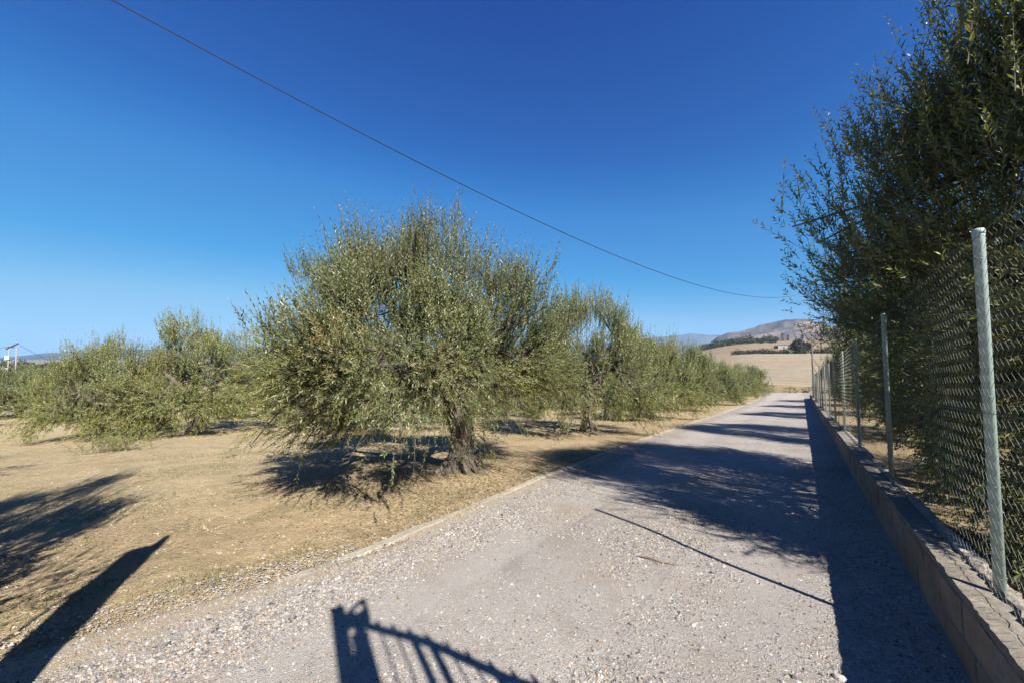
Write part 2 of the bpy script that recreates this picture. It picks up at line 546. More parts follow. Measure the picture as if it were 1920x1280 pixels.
# ------------------------------------------------------------------ where the trees stand (x, y)
MAIN = (-5.15, 5.0)
ROW_A = [(-6.35, 12.4), (-6.6, 19.3), (-6.8, 27.5), (-6.9, 36.5), (-6.4, 46.0), (-5.8, 55.0)]
ROW_B = [(-19.8, 1.2), (-19.2, 3.6), (-13.6, 9.4), (-14.5, 17.5), (-15, 26), (-15.4, 34.5), (-15.8, 43), (-16, 51.5)]
ROW_C = [(-31, -4.6), (-33, 1.2), (-27, 8.4), (-26, 16), (-23, 24), (-24, 33), (-25, 42)]
ROW_D = [(-44, -6.2), (-42, -1.4), (-41, 5.5), (-38, 13), (-36, 22), (-34, 32), (-52, -2.8), (-40.5, 2.6)]
ROW_R = [(3.15, 6.3), (3.2, 14.4), (3.3, 24.3), (3.3, 33.5), (3.3, 42.5)]
for (mx, my) in [MAIN] + ROW_A[:3] + ROW_B[:3]:
    MOUNDS.append((mx, my, .75, .10))

# ------------------------------------------------------------------ ground sheet to the horizon
def axis(n, half, s):
    U = math.asinh(half / s)
    return s * np.sinh(np.linspace(-U, U, n))
gx = axis(400, 9000, 2.6) - 5.0
gy = axis(400, 9000, 3.0) + 4.0
X, Y = np.meshgrid(gx, gy, indexing='xy')
Z = ground_z(X, Y)
nx, ny = len(gx), len(gy)
ii = (np.arange(ny - 1)[:, None] * nx + np.arange(nx - 1)[None, :])
gf = np.stack([ii, ii + 1, ii + nx + 1, ii + nx], -1).reshape(-1, 4)

def earth_colour(x, y):
    """the earth's own colour by place: orchard, verge, pale stubble field, ochre banks, pink plough"""
    c = np.zeros(x.shape + (4,))
    tan = np.array([.66, .52, .31]); red = np.array([.58, .40, .245]); pale = np.array([.40, .345, .275])
    pink = np.array([.40, .26, .19]); ochre = np.array([.45, .31, .15]); plain = np.array([.26, .235, .15])
    brown = np.array([.30, .21, .135])
    k = fbm(x * .12, y * .12, 31, 3)[..., None]
    near_row = np.exp(-((x + 5.6) / 2.6) ** 2)[..., None] * .7
    c3 = tan * (1 - near_row) + red * near_row
    c3 = c3 * (.86 + .28 * k)
    strip = (sstep(56, 62, y) * (1 - sstep(86, 92, y)))[..., None]
    c3 = c3 * (1 - strip) + ochre * (.8 + .4 * fbm(x * .3, y * .3, 8)[..., None]) * strip
    f1 = sstep(88, 96, y + 6 * (fbm(x * .05, y * .0, 4) - .5))[..., None]
    c3 = c3 * (1 - f1) + pale * (.9 + .2 * fbm(x * .15, y * .15, 18)[..., None]) * f1
    band = (np.exp(-((y - 158 - 8 * fbm(x * .05, y * 0, 90)) / 10) ** 2)[..., None] * .8 + .35 * sstep(.5, .7, fbm(x * .06, y * .02, 93))[..., None]) * f1
    c3 = c3 * (1 - band) + np.array([.44, .32, .19]) * band
    f2 = sstep(207, 215, y)[..., None]
    patch = sstep(.48, .53, fbm(x * .018 + 3, y * .012, 44, 3))[..., None]
    far = pink * (.85 + .3 * fbm(x * .05, y * .05, 28)[..., None]) * (1 - patch) + brown * patch
    c3 = c3 * (1 - f2) + far * f2
    d = np.hypot(x, y)
    f3 = np.clip(sstep(-.14, -.30, x / np.maximum(np.abs(y), 1)) * sstep(90, 140, d) + sstep(700, 1000, d), 0, 1)[..., None]
    c3 = c3 * (1 - f3) + plain * (.7 + .6 * fbm(x * .01, y * .01, 66)[..., None]) * f3
    c[..., :3] = c3 * ALB
    c[..., 3] = 1 - sstep(50, 80, d)
    return c

gcol = earth_colour(X, Y).reshape(-1, 4)
ground = link('ground', mesh_np('ground', np.stack([X, Y, Z], -1).reshape(-1, 3), gf, M_soil, gcol, smooth=True))
tag(ground, kind='structure')

# soil on the fence side, a little higher than the track
tx = np.concatenate([np.linspace(WALL_X1 - .02, 6, 70), np.linspace(6.4, 60, 60)])
ty = np.concatenate([np.linspace(-8, 20, 190), np.linspace(20.6, 60, 70)])
TX, TY = np.meshgrid(tx, ty)
TZ = ground_z(TX, TY, False) + .22 * (1 - sstep(52, 60, TY)) + .05 * (fbm(TX * 1.4, TY * 1.4, 77) - .5) + .07 * (fbm(TX * .4, TY * .4, 79) - .5) + .02
n1_ = len(tx); i_ = (np.arange(len(ty) - 1)[:, None] * n1_ + np.arange(n1_ - 1)[None, :])
tc = np.zeros((TX.size, 4)); tc[:, :3] = ALB * (np.array([.50, .37, .20]) * (.8 + .4 * fbm(TX.ravel() * 1.3, TY.ravel() * 1.3, 12))[:, None]); tc[:, 3] = 1
def terrace_z(x, y):
    return gz1(x, y, False) + .22 + .02
tag(link('garden_soil', mesh_np('garden_soil', np.stack([TX, TY, TZ], -1).reshape(-1, 3),
    np.stack([i_, i_ + 1, i_ + n1_ + 1, i_ + n1_], -1).reshape(-1, 4), M_soil, tc, smooth=True)), kind='structure')

# the gravel track
ry = np.concatenate([np.linspace(-7, 12, 260), np.linspace(12.12, 63, 260)])
ru = np.linspace(0, 1, 70)
RY, RU = np.meshgrid(ry, ru, indexing='ij')
KXr = np.interp(RY, KY, KX)
spill = .55 * (1 - sstep(-.5, 2.6, RY))
RX = (KXr - spill) * (1 - RU) + (WALL_X0 + .02) * RU
def road_z(x, y):
    z = ground_z(x, y, False) + ROAD_LIFT
    u = (x - (-1.6))
    z = z + .018 * np.cos(u * 2.6) * (1 - sstep(.3, 2.3, np.abs(u))) + .018 * (fbm(x * 1.7, y * 1.1, 91) - .5) + .03 * sstep(.1, .65, x)
    return z
RZ = road_z(RX, RY)
RZ = RZ - .035 * (1 - sstep(0, .05, RU)) * (RY < 2.4)
i_ = (np.arange(len(ry) - 1)[:, None] * 70 + np.arange(69)[None, :])
rf = np.stack([i_, i_ + 1, i_ + 71, i_ + 70], -1).reshape(-1, 4)[:, ::-1]
rf = rf[:, ::-1]
def coarse(x, y):
    kx_ = np.interp(y, KY, KX)
    return np.clip(np.exp(-((x - kx_ - .42) / .36) ** 2) + .85 * np.exp(-((x + 1.15 - .12 * np.sin(y * .7)) / .42) ** 2) * sstep(9, 3, y) * sstep(.36, .6, fbm(x * 1.5, y * .8, 71)) + .5 * np.exp(-((x - .4) / .35) ** 2)
                   + .6 * sstep(.55, .72, fbm(x * 1.1, y * 1.1, 75)), 0, 1)
def polished(x, y):
    return np.clip(np.exp(-((x + 2.25) / .42) ** 2) + .9 * np.exp(-((x + .45) / .38) ** 2), 0, 1) * sstep(.25, .6, fbm(x * 1.2, y * .5, 33))
rcol = np.stack([np.clip(sstep(.42 + .25 * (1 - sstep(-.5, 4.0, RY)), .0, RX - KXr + .3 * (1 - sstep(-.5, 2.6, RY))) + .25 * sstep(.35, .65, RX), 0, 1), coarse(RX, RY), polished(RX, RY)], -1).reshape(-1, 3)
tag(link('gravel_track', mesh_np('gravel_track', np.stack([RX, RY, RZ], -1).reshape(-1, 3), rf, M_gravel, rcol, smooth=True)), kind='structure')

# the flush concrete kerb along the orchard
kb = MB()
ky = np.concatenate([np.arange(1.2, 12, .12), np.arange(12, 58, .5)])
kxv = np.interp(ky, KY, KX)
wob = .07 * (fbm(ky * 1.3, ky * 0, 5) - .5) + .03 * (fbm(ky * 5, ky * 0, 51) - .5)
wid = .105 + .09 * (fbm(ky * 2.1, ky * 0 + 7, 6) - .5)
kz = ground_z(kxv, ky, False)
top = .036 + .05 * (fbm(ky * 2.0, ky * 0 + 3, 15) - .5) - .03 * (1 - sstep(1.2, 3.4, ky))
prof = []
for s_, h_ in ((-.5, -.08), (-.5, .0), (-.40, 1.0), (.38, .96), (.5, 0.0), (.5, -.08)):
    zz = kz + (top if h_ > 0 else 0) * (h_ if h_ > 0 else 0) + (h_ if h_ < 0 else 0)
    prof.append(np.stack([kxv - .02 + wob + s_ * wid, ky, zz], -1))
V = np.stack(prof, 1).reshape(-1, 3)
n_ = len(ky); i_ = np.arange(n_ - 1)[:, None] * 6 + np.arange(5)[None, :]
kb.add(V, np.stack([i_, i_ + 6, i_ + 7, i_ + 1], -1).reshape(-1, 4)[:, ::-1])
tag(kb.build('kerb', M_kerb, smooth=False), kind='structure')

# ------------------------------------------------------------------ mountains
def dirv(az, el=0):
    return np.array([math.sin(R(az)), math.cos(R(az))])

def ridge(name, table, d0, depth, mat, seed, base=-12, rough=.10, n_a=420, n_d=60):
    az = np.array([t[0] for t in table]); el = np.array([t[1] for t in table])
    A = np.linspace(az[0], az[-1], n_a)
    top_ = d0 * np.tan(np.radians(np.interp(A, az, el))) + EYE
    D = np.linspace(-1, 1.2, n_d)
    AA, DD = np.meshgrid(A, D, indexing='ij')
    dist = d0 + DD * depth
    px = np.sin(np.radians(AA)) * dist; py = np.cos(np.radians(AA)) * dist
    s = depth * .55
    n = fbm(px / s, py / s, seed, 6)
    rid = 1 - np.abs(2 * fbm(px / (s * .6) + 5, py / (s * .6), seed + 3, 5) - 1)
    shape = np.clip(1 - np.abs(DD) ** 1.25, 0, 1)
    H = (top_[:, None] - base)
    hgt = base + H * shape * (1 - rough * 1.6 * (1 - rid) * (1.6 - shape)) + H * rough * .5 * (n - .5) * (shape > 0)
    hgt = np.where(np.abs(DD) > .995, base - 4, hgt)
    V = np.stack([px, py, hgt], -1).reshape(-1, 3)
    i = np.arange(n_a - 1)[:, None] * n_d + np.arange(n_d - 1)[None, :]
    f = np.stack([i, i + 1, i + n_d + 1, i + n_d], -1).reshape(-1, 4)[:, ::-1]
    return tag(link(name, mesh_np(name, V, f, mat, smooth=True)), kind='structure')

ridge('blue_mountain_range', [(-130, -.2), (-110, -.2), (-98, -.1), (-93.2, .1), (-92, .28), (-90.8, .52), (-89.2, .74), (-88.1, .95), (-86.7, 1.13), (-85.7, 1.1),
      (-82.6, 1.03), (-77, 1.45), (-69, 1.75), (-59.4, 1.34), (-43.5, 1.68), (-31, 2.0), (-23, 2.2), (-18.5, 1.9), (-14, 1.4)], 4300, 620, M_range, 3, rough=.10)
ridge('pale_far_range', [(-40, 1.6), (-31, 1.9), (-22.9, 2.5), (-17.9, 3.0), (-16.1, 3.3), (-13.9, 3.42), (-11.9, 3.6), (-9.6, 3.35), (-6, 2.9), (4, 2.6)], 5400, 620, M_range, 23, rough=.10)
ridge('bare_mountain', [(-12.5, .5), (-10.3, 1.7), (-9.6, 2.5), (-8.9, 3.1), (-7.7, 3.55), (-6.4, 3.68), (-5.5, 3.95), (-4.05, 4.45), (-2.6, 4.68), (-1.5, 4.95), (-.45, 5.0),
      (.6, 4.9), (1.6, 4.5), (3, 4.0), (5.7, 3.5), (9, 3.7), (15.7, 3.6), (30, 3), (50, 1)], 2200, 700, M_mtn, 41, rough=.26, n_a=520, n_d=90)

# ------------------------------------------------------------------ olive trees
def norm(v):
    return v / (np.linalg.norm(v, axis=-1, keepdims=True) + 1e-9)

def leaves_from_shoots(O, D, L, n_leaf, leaf_len, leaf_w, rs, droop, tint, yellow, brown, hexa=False, reject=None, thin=None):
    """O,D (n,3) shoot origins and directions; every shoot carries n_leaf leaves in crossed pairs"""
    n = len(O)
    t = (np.arange(n_leaf) // 2 + 1) / (n_leaf / 2)
    t = t[None, :] * .92 + .06 + rs.normal(0, .012, (n, n_leaf))
    t = np.clip(t, .03, 1.02)
    up = np.array([0, 0, 1.0])
    bend = (up * .22 - up * droop[:, None] * .9)[:, None, :] * L[:, None, None]
    P = O[:, None, :] + D[:, None, :] * (L[:, None] * t)[..., None] + bend * (t ** 2)[..., None]
    T = norm(D[:, None, :] + 2 * bend / L[:, None, None] * t[..., None])
    a = norm(np.cross(T, rs.normal(0, 1, (n, 1, 3)) + 0 * T))
    b = np.cross(T, a)
    k = np.arange(n_leaf)
    ph = (k % 2) * math.pi + (k // 2) * (math.pi / 2)
    ph = ph[None, :] + rs.normal(0, .35, (n, n_leaf))
    side = np.cos(ph)[..., None] * a + np.sin(ph)[..., None] * b
    op = rs.normal(.72, .16, (n, n_leaf))[..., None]
    LD = norm(T * np.cos(op) + side * np.sin(op) + rs.normal(0, .12, (n, n_leaf, 3)))
    W = norm(np.cross(LD, T * .55 - side * .8 + rs.normal(0, .35, (n, n_leaf, 3))))
    size = leaf_len * np.clip(rs.normal(1, .2, (n, n_leaf)), .5, 1.5) * np.clip(1.25 - .55 * t, .5, 1.1)
    wid = leaf_w / leaf_len * size
    Nn = np.cross(LD, W)
    keep = np.ones((n, n_leaf), bool)
    if reject is not None:
        keep = ~reject(P)
    keep &= rs.random((n, n_leaf)) > .06
    if thin is not None: keep &= ~thin[:, None]
    P, LD, W, Nn = P[keep], LD[keep], W[keep], Nn[keep]
    size, wid = size[keep][:, None], wid[keep][:, None]
    ti = np.repeat(tint[:, None], n_leaf, 1)[keep]; ye = np.repeat(yellow[:, None], n_leaf, 1)[keep]; br = np.repeat(brown[:, None], n_leaf, 1)[keep]
    m = len(P)
    ti = np.clip(ti + rs.normal(0, .16, m), 0, 1)
    ye = np.clip(ye * rs.uniform(.2, 1.6, m) + (rs.random(m) > .985) * .6, 0, 1)
    br = np.clip(br * (rs.random(m) > .5) + (rs.random(m) > .994) * .8, 0, 1)
    curl = rs.normal(-.06, .07, (m, 1)) * size
    if hexa:
        V = np.stack([P, P + LD * size * .35 + W * wid * .5 + Nn * curl * .3, P + LD * size * .35 - W * wid * .5 + Nn * curl * .3,
                      P + LD * size * .74 + W * wid * .42 + Nn * curl, P + LD * size * .74 - W * wid * .42 + Nn * curl, P + LD * size + Nn * curl * 1.8], 1)
        base = (np.arange(m) * 6)[:, None]
        F3 = np.concatenate([base + np.array([[0, 2, 1]]), base + np.array([[3, 4, 5]])])
        F4 = base + np.array([[1, 2, 4, 3]])
        faces = [F4, F3]
        per = 6
    else:
        V = np.stack([P, P + LD * size * .5 - W * wid * .5 + Nn * curl, P + LD * size, P + LD * size * .5 + W * wid * .5 + Nn * curl], 1)
        base = (np.arange(m) * 4)[:, None]
        faces = [base + np.array([[0, 1, 2, 3]])]
        per = 4
    C = np.repeat(np.stack([ti, ye, br], -1), per, 0)
    return V.reshape(-1, 3), faces, C

def twig_ribbons(O, D, L, droop, r0, rs, nseg=3, reject=None):
    n = len(O)
    t = np.linspace(0, .95, nseg + 1)[None, :, None]
    up = np.array([0, 0, 1.0])
    bend = (up * .22 - up * droop[:, None] * .9)[:, None, :] * L[:, None, None]
    P = O[:, None, :] + D[:, None, :] * L[:, None, None] * t + bend * t ** 2
    a = norm(np.cross(D, rs.normal(0, 1, (n, 3))))[:, None, :]
    b = np.cross(D[:, None, :], a)
    rad = (r0 * (1 - .75 * t))
    rings = [P + rad * (math.cos(q) * a + math.sin(q) * b) for q in (0, 2.094, 4.189)]
    V = np.stack(rings, 2)          # n, nseg+1, 3, 3
    if reject is not None:
        ok = ~reject(P).any(1)
        V = V[ok]; n = len(V)
    i = (np.arange(n)[:, None, None] * (nseg + 1) * 3 + np.arange(nseg)[None, :, None] * 3)
    j = np.arange(3)[None, None, :]; j2 = (j + 1) % 3
    F = np.stack([i + j, i + j2, i + 3 + j2, i + 3 + j], -1).reshape(-1, 4)
    return V.reshape(-1, 3), F

def olive(seed, Rr, H, zlow, n_clump, n_shoot, leaf=(.062, .013), n_leaf=26, center=(0, 0), trunk_r=.24, fork=1.0, lean=(0, 0),
          flat=1.0, peak=.5, yel=.18, hexa=False, reject=None, L=(.28, .62), twigs=True, detail=1, top_long=1.6, sx=1.0, sy=1.0, brn=.0, inner=.5, spread=.20, shell_only=False, extra=None, pf=None, lowthin=.25):
    rs = np.random.default_rng(seed)
    c = np.array([center[0], center[1]])
    mb = MB()
    # trunk: gnarled, flared at the foot, leaning
    nr = 26 if detail > 1 else 9
    sd = 26 if detail > 1 else 9
    tz = np.linspace(-.12, fork, nr)
    ft = np.clip(tz / fork, 0, 1)
    wig = trunk_r * .35
    tp = np.stack([lean[0] * ft ** 1.3 + wig * np.sin(ft * 4 + seed), lean[1] * ft ** 1.3 + wig * np.cos(ft * 3.3 + seed), tz], -1)
    tr = trunk_r * (.74 + .75 * np.exp(-np.clip(tz, 0, 9) / .16) + .18 * ft ** 3)
    mb.tube(tp, tr, sd, True, .05 if detail > 1 else .08, seed, .17)
    if detail > 1:
        for q in range(7):                  # surface roots
            an = q * .9 + rs.uniform(-.3, .3)
            ln = rs.uniform(.30, .62)
            tt = np.linspace(0, 1, 7)
            mb.tube(np.stack([np.cos(an + .3 * tt) * (trunk_r * .6 + ln * tt), np.sin(an + .3 * tt) * (trunk_r * .6 + ln * tt), .24 * (1 - tt) ** 1.8 - .05 * tt], -1),
                    trunk_r * (.42 - .30 * tt), 8, True, .1, q)
    top0 = tp[-1]
    def prof(v):
        return np.interp(v, [0, .12, .35, .6, .8, .93, 1], pf or [.72, .88, 1.0, .93, .72, .48, .22])
    def lump(a):
        return 1 + .13 * np.sin(3 * a + seed) + .10 * np.sin(5 * a + seed * 1.7) + .05 * np.sin(8 * a + seed * .6)
    def envelope(n, f0, f1, vmin=0, vmax=1):
        a = rs.uniform(0, 2 * math.pi, n); v = rs.uniform(vmin, vmax, n) ** flat
        f = rs.uniform(f0, f1, n)
        r = Rr * prof(v) * lump(a) * f
        ht = H * (1 - .10 * (.5 + .5 * np.sin(2 * a + seed * 2.1)) - .05 * np.sin(5 * a + seed))
        z = zlow + (ht - zlow) * v
        return np.stack([c[0] + sx * np.cos(a) * r, c[1] + sy * np.sin(a) * r, z], -1), v, a
    # limbs and branches
    limbs = []
    nl = 5
    for i in range(nl):
        a = i * 2 * math.pi / nl + rs.uniform(-.3, .3)
        end = np.array([c[0] * .8 + sx * math.cos(a) * Rr * .42, c[1] * .8 + sy * math.sin(a) * Rr * .42, fork + (H - fork) * rs.uniform(.30, .48)])
        m1 = top0 * .5 + end * .5 + np.array([0, 0, .12]) + rs.normal(0, .08, 3)
        tt = np.linspace(0, 1, 8)[:, None]
        pts = (1 - tt) ** 2 * top0 + 2 * tt * (1 - tt) * m1 + tt ** 2 * end
        pts[1:-1] += rs.normal(0, .03, (6, 3))
        mb.tube(pts, np.linspace(trunk_r * .62, trunk_r * .28, 8), 10 if detail > 1 else 6, False, .1, i)
        limbs.append(pts)
    limb_pts = np.concatenate([l[3:] for l in limbs])
    S, _, _ = envelope(26 if detail > 0 else 12, .45, .72, .12, .85)
    sec = []
    for s_ in S:
        j = np.argmin(((limb_pts - s_) ** 2).sum(1)); p0 = limb_pts[j]
        mid = (p0 + s_) / 2 + rs.normal(0, .12, 3) + np.array([0, 0, .08])
        tt = np.linspace(0, 1, 5)[:, None]
        pts = (1 - tt) ** 2 * p0 + 2 * tt * (1 - tt) * mid + tt ** 2 * s_
        if reject is not None and reject(pts[None]).any(): continue
        mb.tube(pts, np.linspace(trunk_r * .24, trunk_r * .11, 5), 6 if detail > 1 else 4, False, .08, 1)
        sec.append(pts)
    sec_pts = np.concatenate([p[2:] for p in sec] + [limb_pts])
    T, v, a = envelope(n_clump, inner, 1.0)
    edge = rs.random(n_clump) < .62
    Te, ve, ae_ = envelope(n_clump, .88, 1.04)
    T[edge] = Te[edge]; v[edge] = ve[edge]; a[edge] = ae_[edge]
    pk = T[:, 2] > H * .80
    T[pk, 2] += rs.uniform(-.1, peak, pk.sum())
    if extra is not None:
        T = np.concatenate([T, extra]); v = np.concatenate([v, np.clip((extra[:, 2] - zlow) / (H - zlow), 0, 1)])
    if reject is not None:
        ok = ~reject(T[None])[0]; T = T[ok]; v = v[ok]
    orig = []
    for p1 in T:
        j = np.argmin(((sec_pts - p1) ** 2).sum(1)); p0 = sec_pts[j]
        mid = (p0 + p1) / 2 + rs.normal(0, .08, 3) + np.array([0, 0, .10])
        tt = np.linspace(0, 1, 5)[:, None]
        pts = (1 - tt) ** 2 * p0 + 2 * tt * (1 - tt) * mid + tt ** 2 * p1
        if reject is None or not reject(pts[None]).any():
            mb.tube(pts, np.linspace(.022, .008, 5), 4, False, .0, 1)
        orig.append(pts)
    orig = np.array(orig)
    nT = len(T)
    # shoots
    per = max(1, n_shoot // nT)
    ci = np.repeat(np.arange(nT), per)
    n = len(ci)
    tt = np.clip(rs.uniform(.35, 1.05, n), 0, 1)
    seg = np.minimum((tt * 4).astype(int), 3); fr = tt * 4 - seg
    O = orig[ci, seg] * (1 - fr)[:, None] + orig[ci, seg + 1] * fr[:, None] + rs.normal(0, spread, (n, 3)) * np.array([1, 1, .8])
    vv = np.clip((O[:, 2] - zlow) / (H - zlow), 0, 1)
    out = O - np.array([c[0], c[1], zlow + (H - zlow) * .35]); out[:, 2] *= .5; out = norm(out)
    upw = sstep(.18, .7, vv)[:, None]
    D = norm(out * (.75 - .35 * upw) + np.array([0, 0, 1.0]) * (1.45 * upw - .20) + rs.normal(0, .30, (n, 3)))
    droop = np.where(vv < .32, rs.uniform(.1, .75, n), rs.uniform(0, .2, n))
    Ls = rs.uniform(L[0], L[1], n) * (1 + (top_long - 1) * sstep(.62, .95, vv) * rs.random(n))
    ctint = rs.normal(.48, .24, nT); cy = np.clip(rs.normal(yel, .20, nT) + .34 * sstep(.62, .1, v), 0, 1); cb = (rs.random(nT) < .04 + brn) * rs.uniform(.1, .6, nT)
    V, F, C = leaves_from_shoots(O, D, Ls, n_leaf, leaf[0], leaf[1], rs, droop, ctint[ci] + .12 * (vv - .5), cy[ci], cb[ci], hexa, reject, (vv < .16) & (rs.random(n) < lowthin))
    mi = [0] * sum(len(f) for f in F)
    if twigs:
        V2, F2 = twig_ribbons(O, D, Ls, droop, .0034, rs, 2, reject)
        F.append(F2 + len(V)); V = np.concatenate([V, V2]); C = np.concatenate([C, np.zeros((len(V2), 3))])
        mi += [1] * len(F2)
    crown = mesh_np('crown', V, F, [M_leaf, M_twig], C, False, mi)
    trunk = mb.mesh('trunk', M_bark, smooth=detail < 2)
    return trunk, crown

def place(meshes, x, y, label, group=None, rot=0.0, scale=1.0, z=None, name='olive_tree', cat='tree'):
    t = thing(name, label, cat, (x, y, gz1(x, y) if z is None else z), rot, group)
    t.scale = scale if isinstance(scale, tuple) else (scale, scale, scale)
    link('trunk', meshes[0], t); link('crown', meshes[1], t)
    return t

G_ORCH = 'olive trees of the orchard'
G_FENCE = 'olive trees behind the fence'

# the big olive by the kerb; its crown leans to the camera's left
cl = np.array([-math.cos(R(PSI)), -math.sin(R(PSI))])
skirt = []
rs0 = np.random.default_rng(99)
for k in range(11):
    s_ = rs0.uniform(1.2, 3.4)
    skirt.append([cl[0] * s_ + .9 * math.sin(R(PSI)) * rs0.uniform(-.2, 1.6), cl[1] * s_ - .9 * math.cos(R(PSI)) * rs0.uniform(-.2, 1.6), rs0.uniform(.6, 1.2)])
for k in range(15):          # the tall tuft above the trunk
    skirt.append([cl[0] * .85 + rs0.normal(0, .26), cl[1] * .85 + rs0.normal(0, .26), rs0.uniform(3.7, 4.95)])
for k in range(2):
    skirt.append([rs0.uniform(-.2, .7), rs0.uniform(-.7, .1), rs0.uniform(.3, .9)])
main_m = olive(11, 2.78, 3.80, 1.15, 215, 12500, pf=[.80, .94, 1, .93, .78, .56, .28], spread=.155, peak=.75, L=(.20, .46), top_long=1.9, center=(cl[0] * .85, cl[1] * .85), trunk_r=.27, fork=1.25, lean=(cl[0] * .28, cl[1] * .28), detail=2, n_leaf=22,
               leaf=(.062, .0152), extra=np.array(skirt), yel=.16, brn=.02, lowthin=.5)
place(main_m, MAIN[0], MAIN[1], 'large gnarled olive tree nearest the kerb, with thick flared trunk and low drooping branches', G_ORCH)

va = olive(21, 2.6, 3.6, .42, 130, 4700, lowthin=.4, pf=[.84, .97, 1, .9, .70, .46, .2], leaf=(.085, .022), n_leaf=18, L=(.22, .5), trunk_r=.24, fork=1.0, lean=(.2, -.1), detail=1, yel=.22)
vb = olive(33, 2.5, 3.4, .05, 120, 4400, lowthin=0, pf=[.86, .98, 1, .9, .72, .48, .2], leaf=(.09, .024), n_leaf=18, L=(.22, .5), trunk_r=.22, fork=.9, lean=(-.2, .1), detail=1, yel=.46, brn=.13, twigs=False)
vc = olive(47, 2.6, 3.5, .12, 120, 3600, lowthin=0, pf=[.85, .97, 1, .9, .72, .48, .2], leaf=(.12, .032), n_leaf=16, L=(.22, .5), trunk_r=.22, fork=.9, detail=0, yel=.20, twigs=False)

ordin = ['second', 'third', 'fourth', 'fifth', 'sixth', 'seventh']
for i, (x, y) in enumerate(ROW_A):
    extra_txt = ['whose dark trunk stands clear of the drooping crown', 'with branches reaching down to the ground', 'with a short dark trunk visible under the crown',
                 'small in the distance', 'small, close before the end of the row', 'small, standing where the kerb ends'][i]
    place([va, vb, vc, vc, vb, vc][i], x, y, '%s olive tree along the kerb, %s' % (ordin[i], extra_txt), G_ORCH, rot=i * 2.1 + .4, scale=[(.98, .98, 1.22), (.90, .90, 1.18), (.90, .90, 1.15), 1.0, 1.0, 1.0][i])
lab_b = ['yellowish olive tree at left, its branches touching the dry ground', 'dense dark olive tree beside the yellowish one at left, with tall upright shoots',
         'olive tree in the second row, directly behind the large gnarled one', 'olive tree in the second row, glimpsed behind the second tree of the kerb row',
         'olive tree in the second row, behind the third tree of the kerb row', 'olive tree in the second row, behind the fourth tree of the kerb row',
         'olive tree in the second row, behind the fifth tree of the kerb row', 'last olive tree of the second row, beyond the kerb row']
for i, (x, y) in enumerate(ROW_B):
    place([vb, vb, va, vb, vc, vc, vc, vc][i], x, y, lab_b[i], G_ORCH, rot=i * 2.4 + 1.0, scale=[(.66, .64, .90), (.96, .96, 1.14), 1.05, 1.1, 1.1, 1.1, 1.1, 1.0][i])
for i, (x, y) in enumerate(ROW_C):
    place(vc, x, y, ['grey-green olive tree at the far left with a dark hollow low in its crown', 'olive tree far behind, between the yellowish and the dark one',
                     'olive tree far behind the dense dark one', 'olive tree in the third row seen through the gaps left of the large one',
                     'olive tree in the third row behind the large gnarled one', 'olive tree of the third row, mostly hidden behind the kerb row', 'hindmost olive tree of the third row'][i],
          G_ORCH, rot=i * 2.7, scale=.80 + .05 * (i % 3))
for i, (x, y) in enumerate(ROW_D):
    place(vc, x, y, ['distant olive tree at the left edge of the photo', 'distant olive tree just right of the twin-legged pole', 'distant olive tree behind the yellowish one',
                     'distant olive tree behind the dense dark one', 'distant olive tree in the fourth row, left behind the large one', 'hindmost distant olive tree of the fourth row',
                     'distant olive tree standing under the twin-legged pole', 'distant olive tree seen between the twin-legged pole and the yellowish tree'][i], G_ORCH, rot=i * 1.9 + .8, scale=.82 + .05 * (i % 2))

# olives behind the fence: nothing pokes through the netting below its top
def rej_for(tx_, ty_, tz_, xmin=-9):
    def rej(P):
        x = P[..., 0] + tx_; y = P[..., 1] + ty_; z = P[..., 2] + tz_
        top_ = np.interp(y, GY, GZ) + .03 + .5 + 2.0
        return ((x < .93) & (z < top_)) | (x < xmin + .5 * (y - 5) * (y < 5))
    return rej
x, y = ROW_R[0]
fz = terrace_z(x, y)
rsx = np.random.default_rng(404)
ex = np.concatenate([np.stack([rsx.uniform(.98, 1.7, 46), rsx.uniform(3.9, 9.2, 46), rsx.uniform(.35, 2.7, 46)], -1),
                     np.stack([rsx.uniform(1.0, 2.6, 34), rsx.uniform(3.4, 5.2, 34), rsx.uniform(2.3, 5.2, 34)], -1),
                     np.stack([rsx.uniform(.4, 1.6, 26), rsx.uniform(5.0, 8.5, 26), rsx.uniform(2.8, 4.4, 26)], -1),
                     np.stack([rsx.uniform(.3, 1.0, 30), rsx.uniform(5.6, 9.6, 30), rsx.uniform(2.35, 3.2, 30)], -1)]) - np.array([x, y, 0.0])
r1 = olive(61, 2.85, 5.3, .15, 300, 15500, extra=ex, lowthin=0, pf=[.95, 1, 1, .93, .76, .52, .25], leaf=(.064, .0165), n_leaf=22, center=(-.1, -.2), trunk_r=.22, fork=.9, detail=2, hexa=False, peak=.3, reject=rej_for(x, y, fz, -.15), yel=.13,
           spread=.19, L=(.24, .52), inner=.45, top_long=1.7, sy=1.0)
place(r1, x, y, 'tall dense olive tree behind the netting, nearest the camera at the right edge', G_FENCE, z=fz)
x, y = ROW_R[1]
fz = terrace_z(x, y)
r2 = olive(73, 2.6, 4.5, .2, 140, 5200, leaf=(.09, .024), n_leaf=19, L=(.25, .55), trunk_r=.22, fork=.9, detail=1, reject=rej_for(x, y, fz), yel=.12, spread=.22)
place(r2, x, y, 'second olive tree behind the fence, its crown hanging over the block wall', G_FENCE, z=fz)
for i, (x, y) in enumerate(ROW_R[2:]):
    place([r2[0], r2[1]], x, y, ['third olive tree behind the fence', 'fourth olive tree behind the fence, half way down the track', 'last olive tree behind the fence, near the far end of the netting'][i],
          G_FENCE, z=terrace_z(x, y), scale=[.86, .8, .72][i])
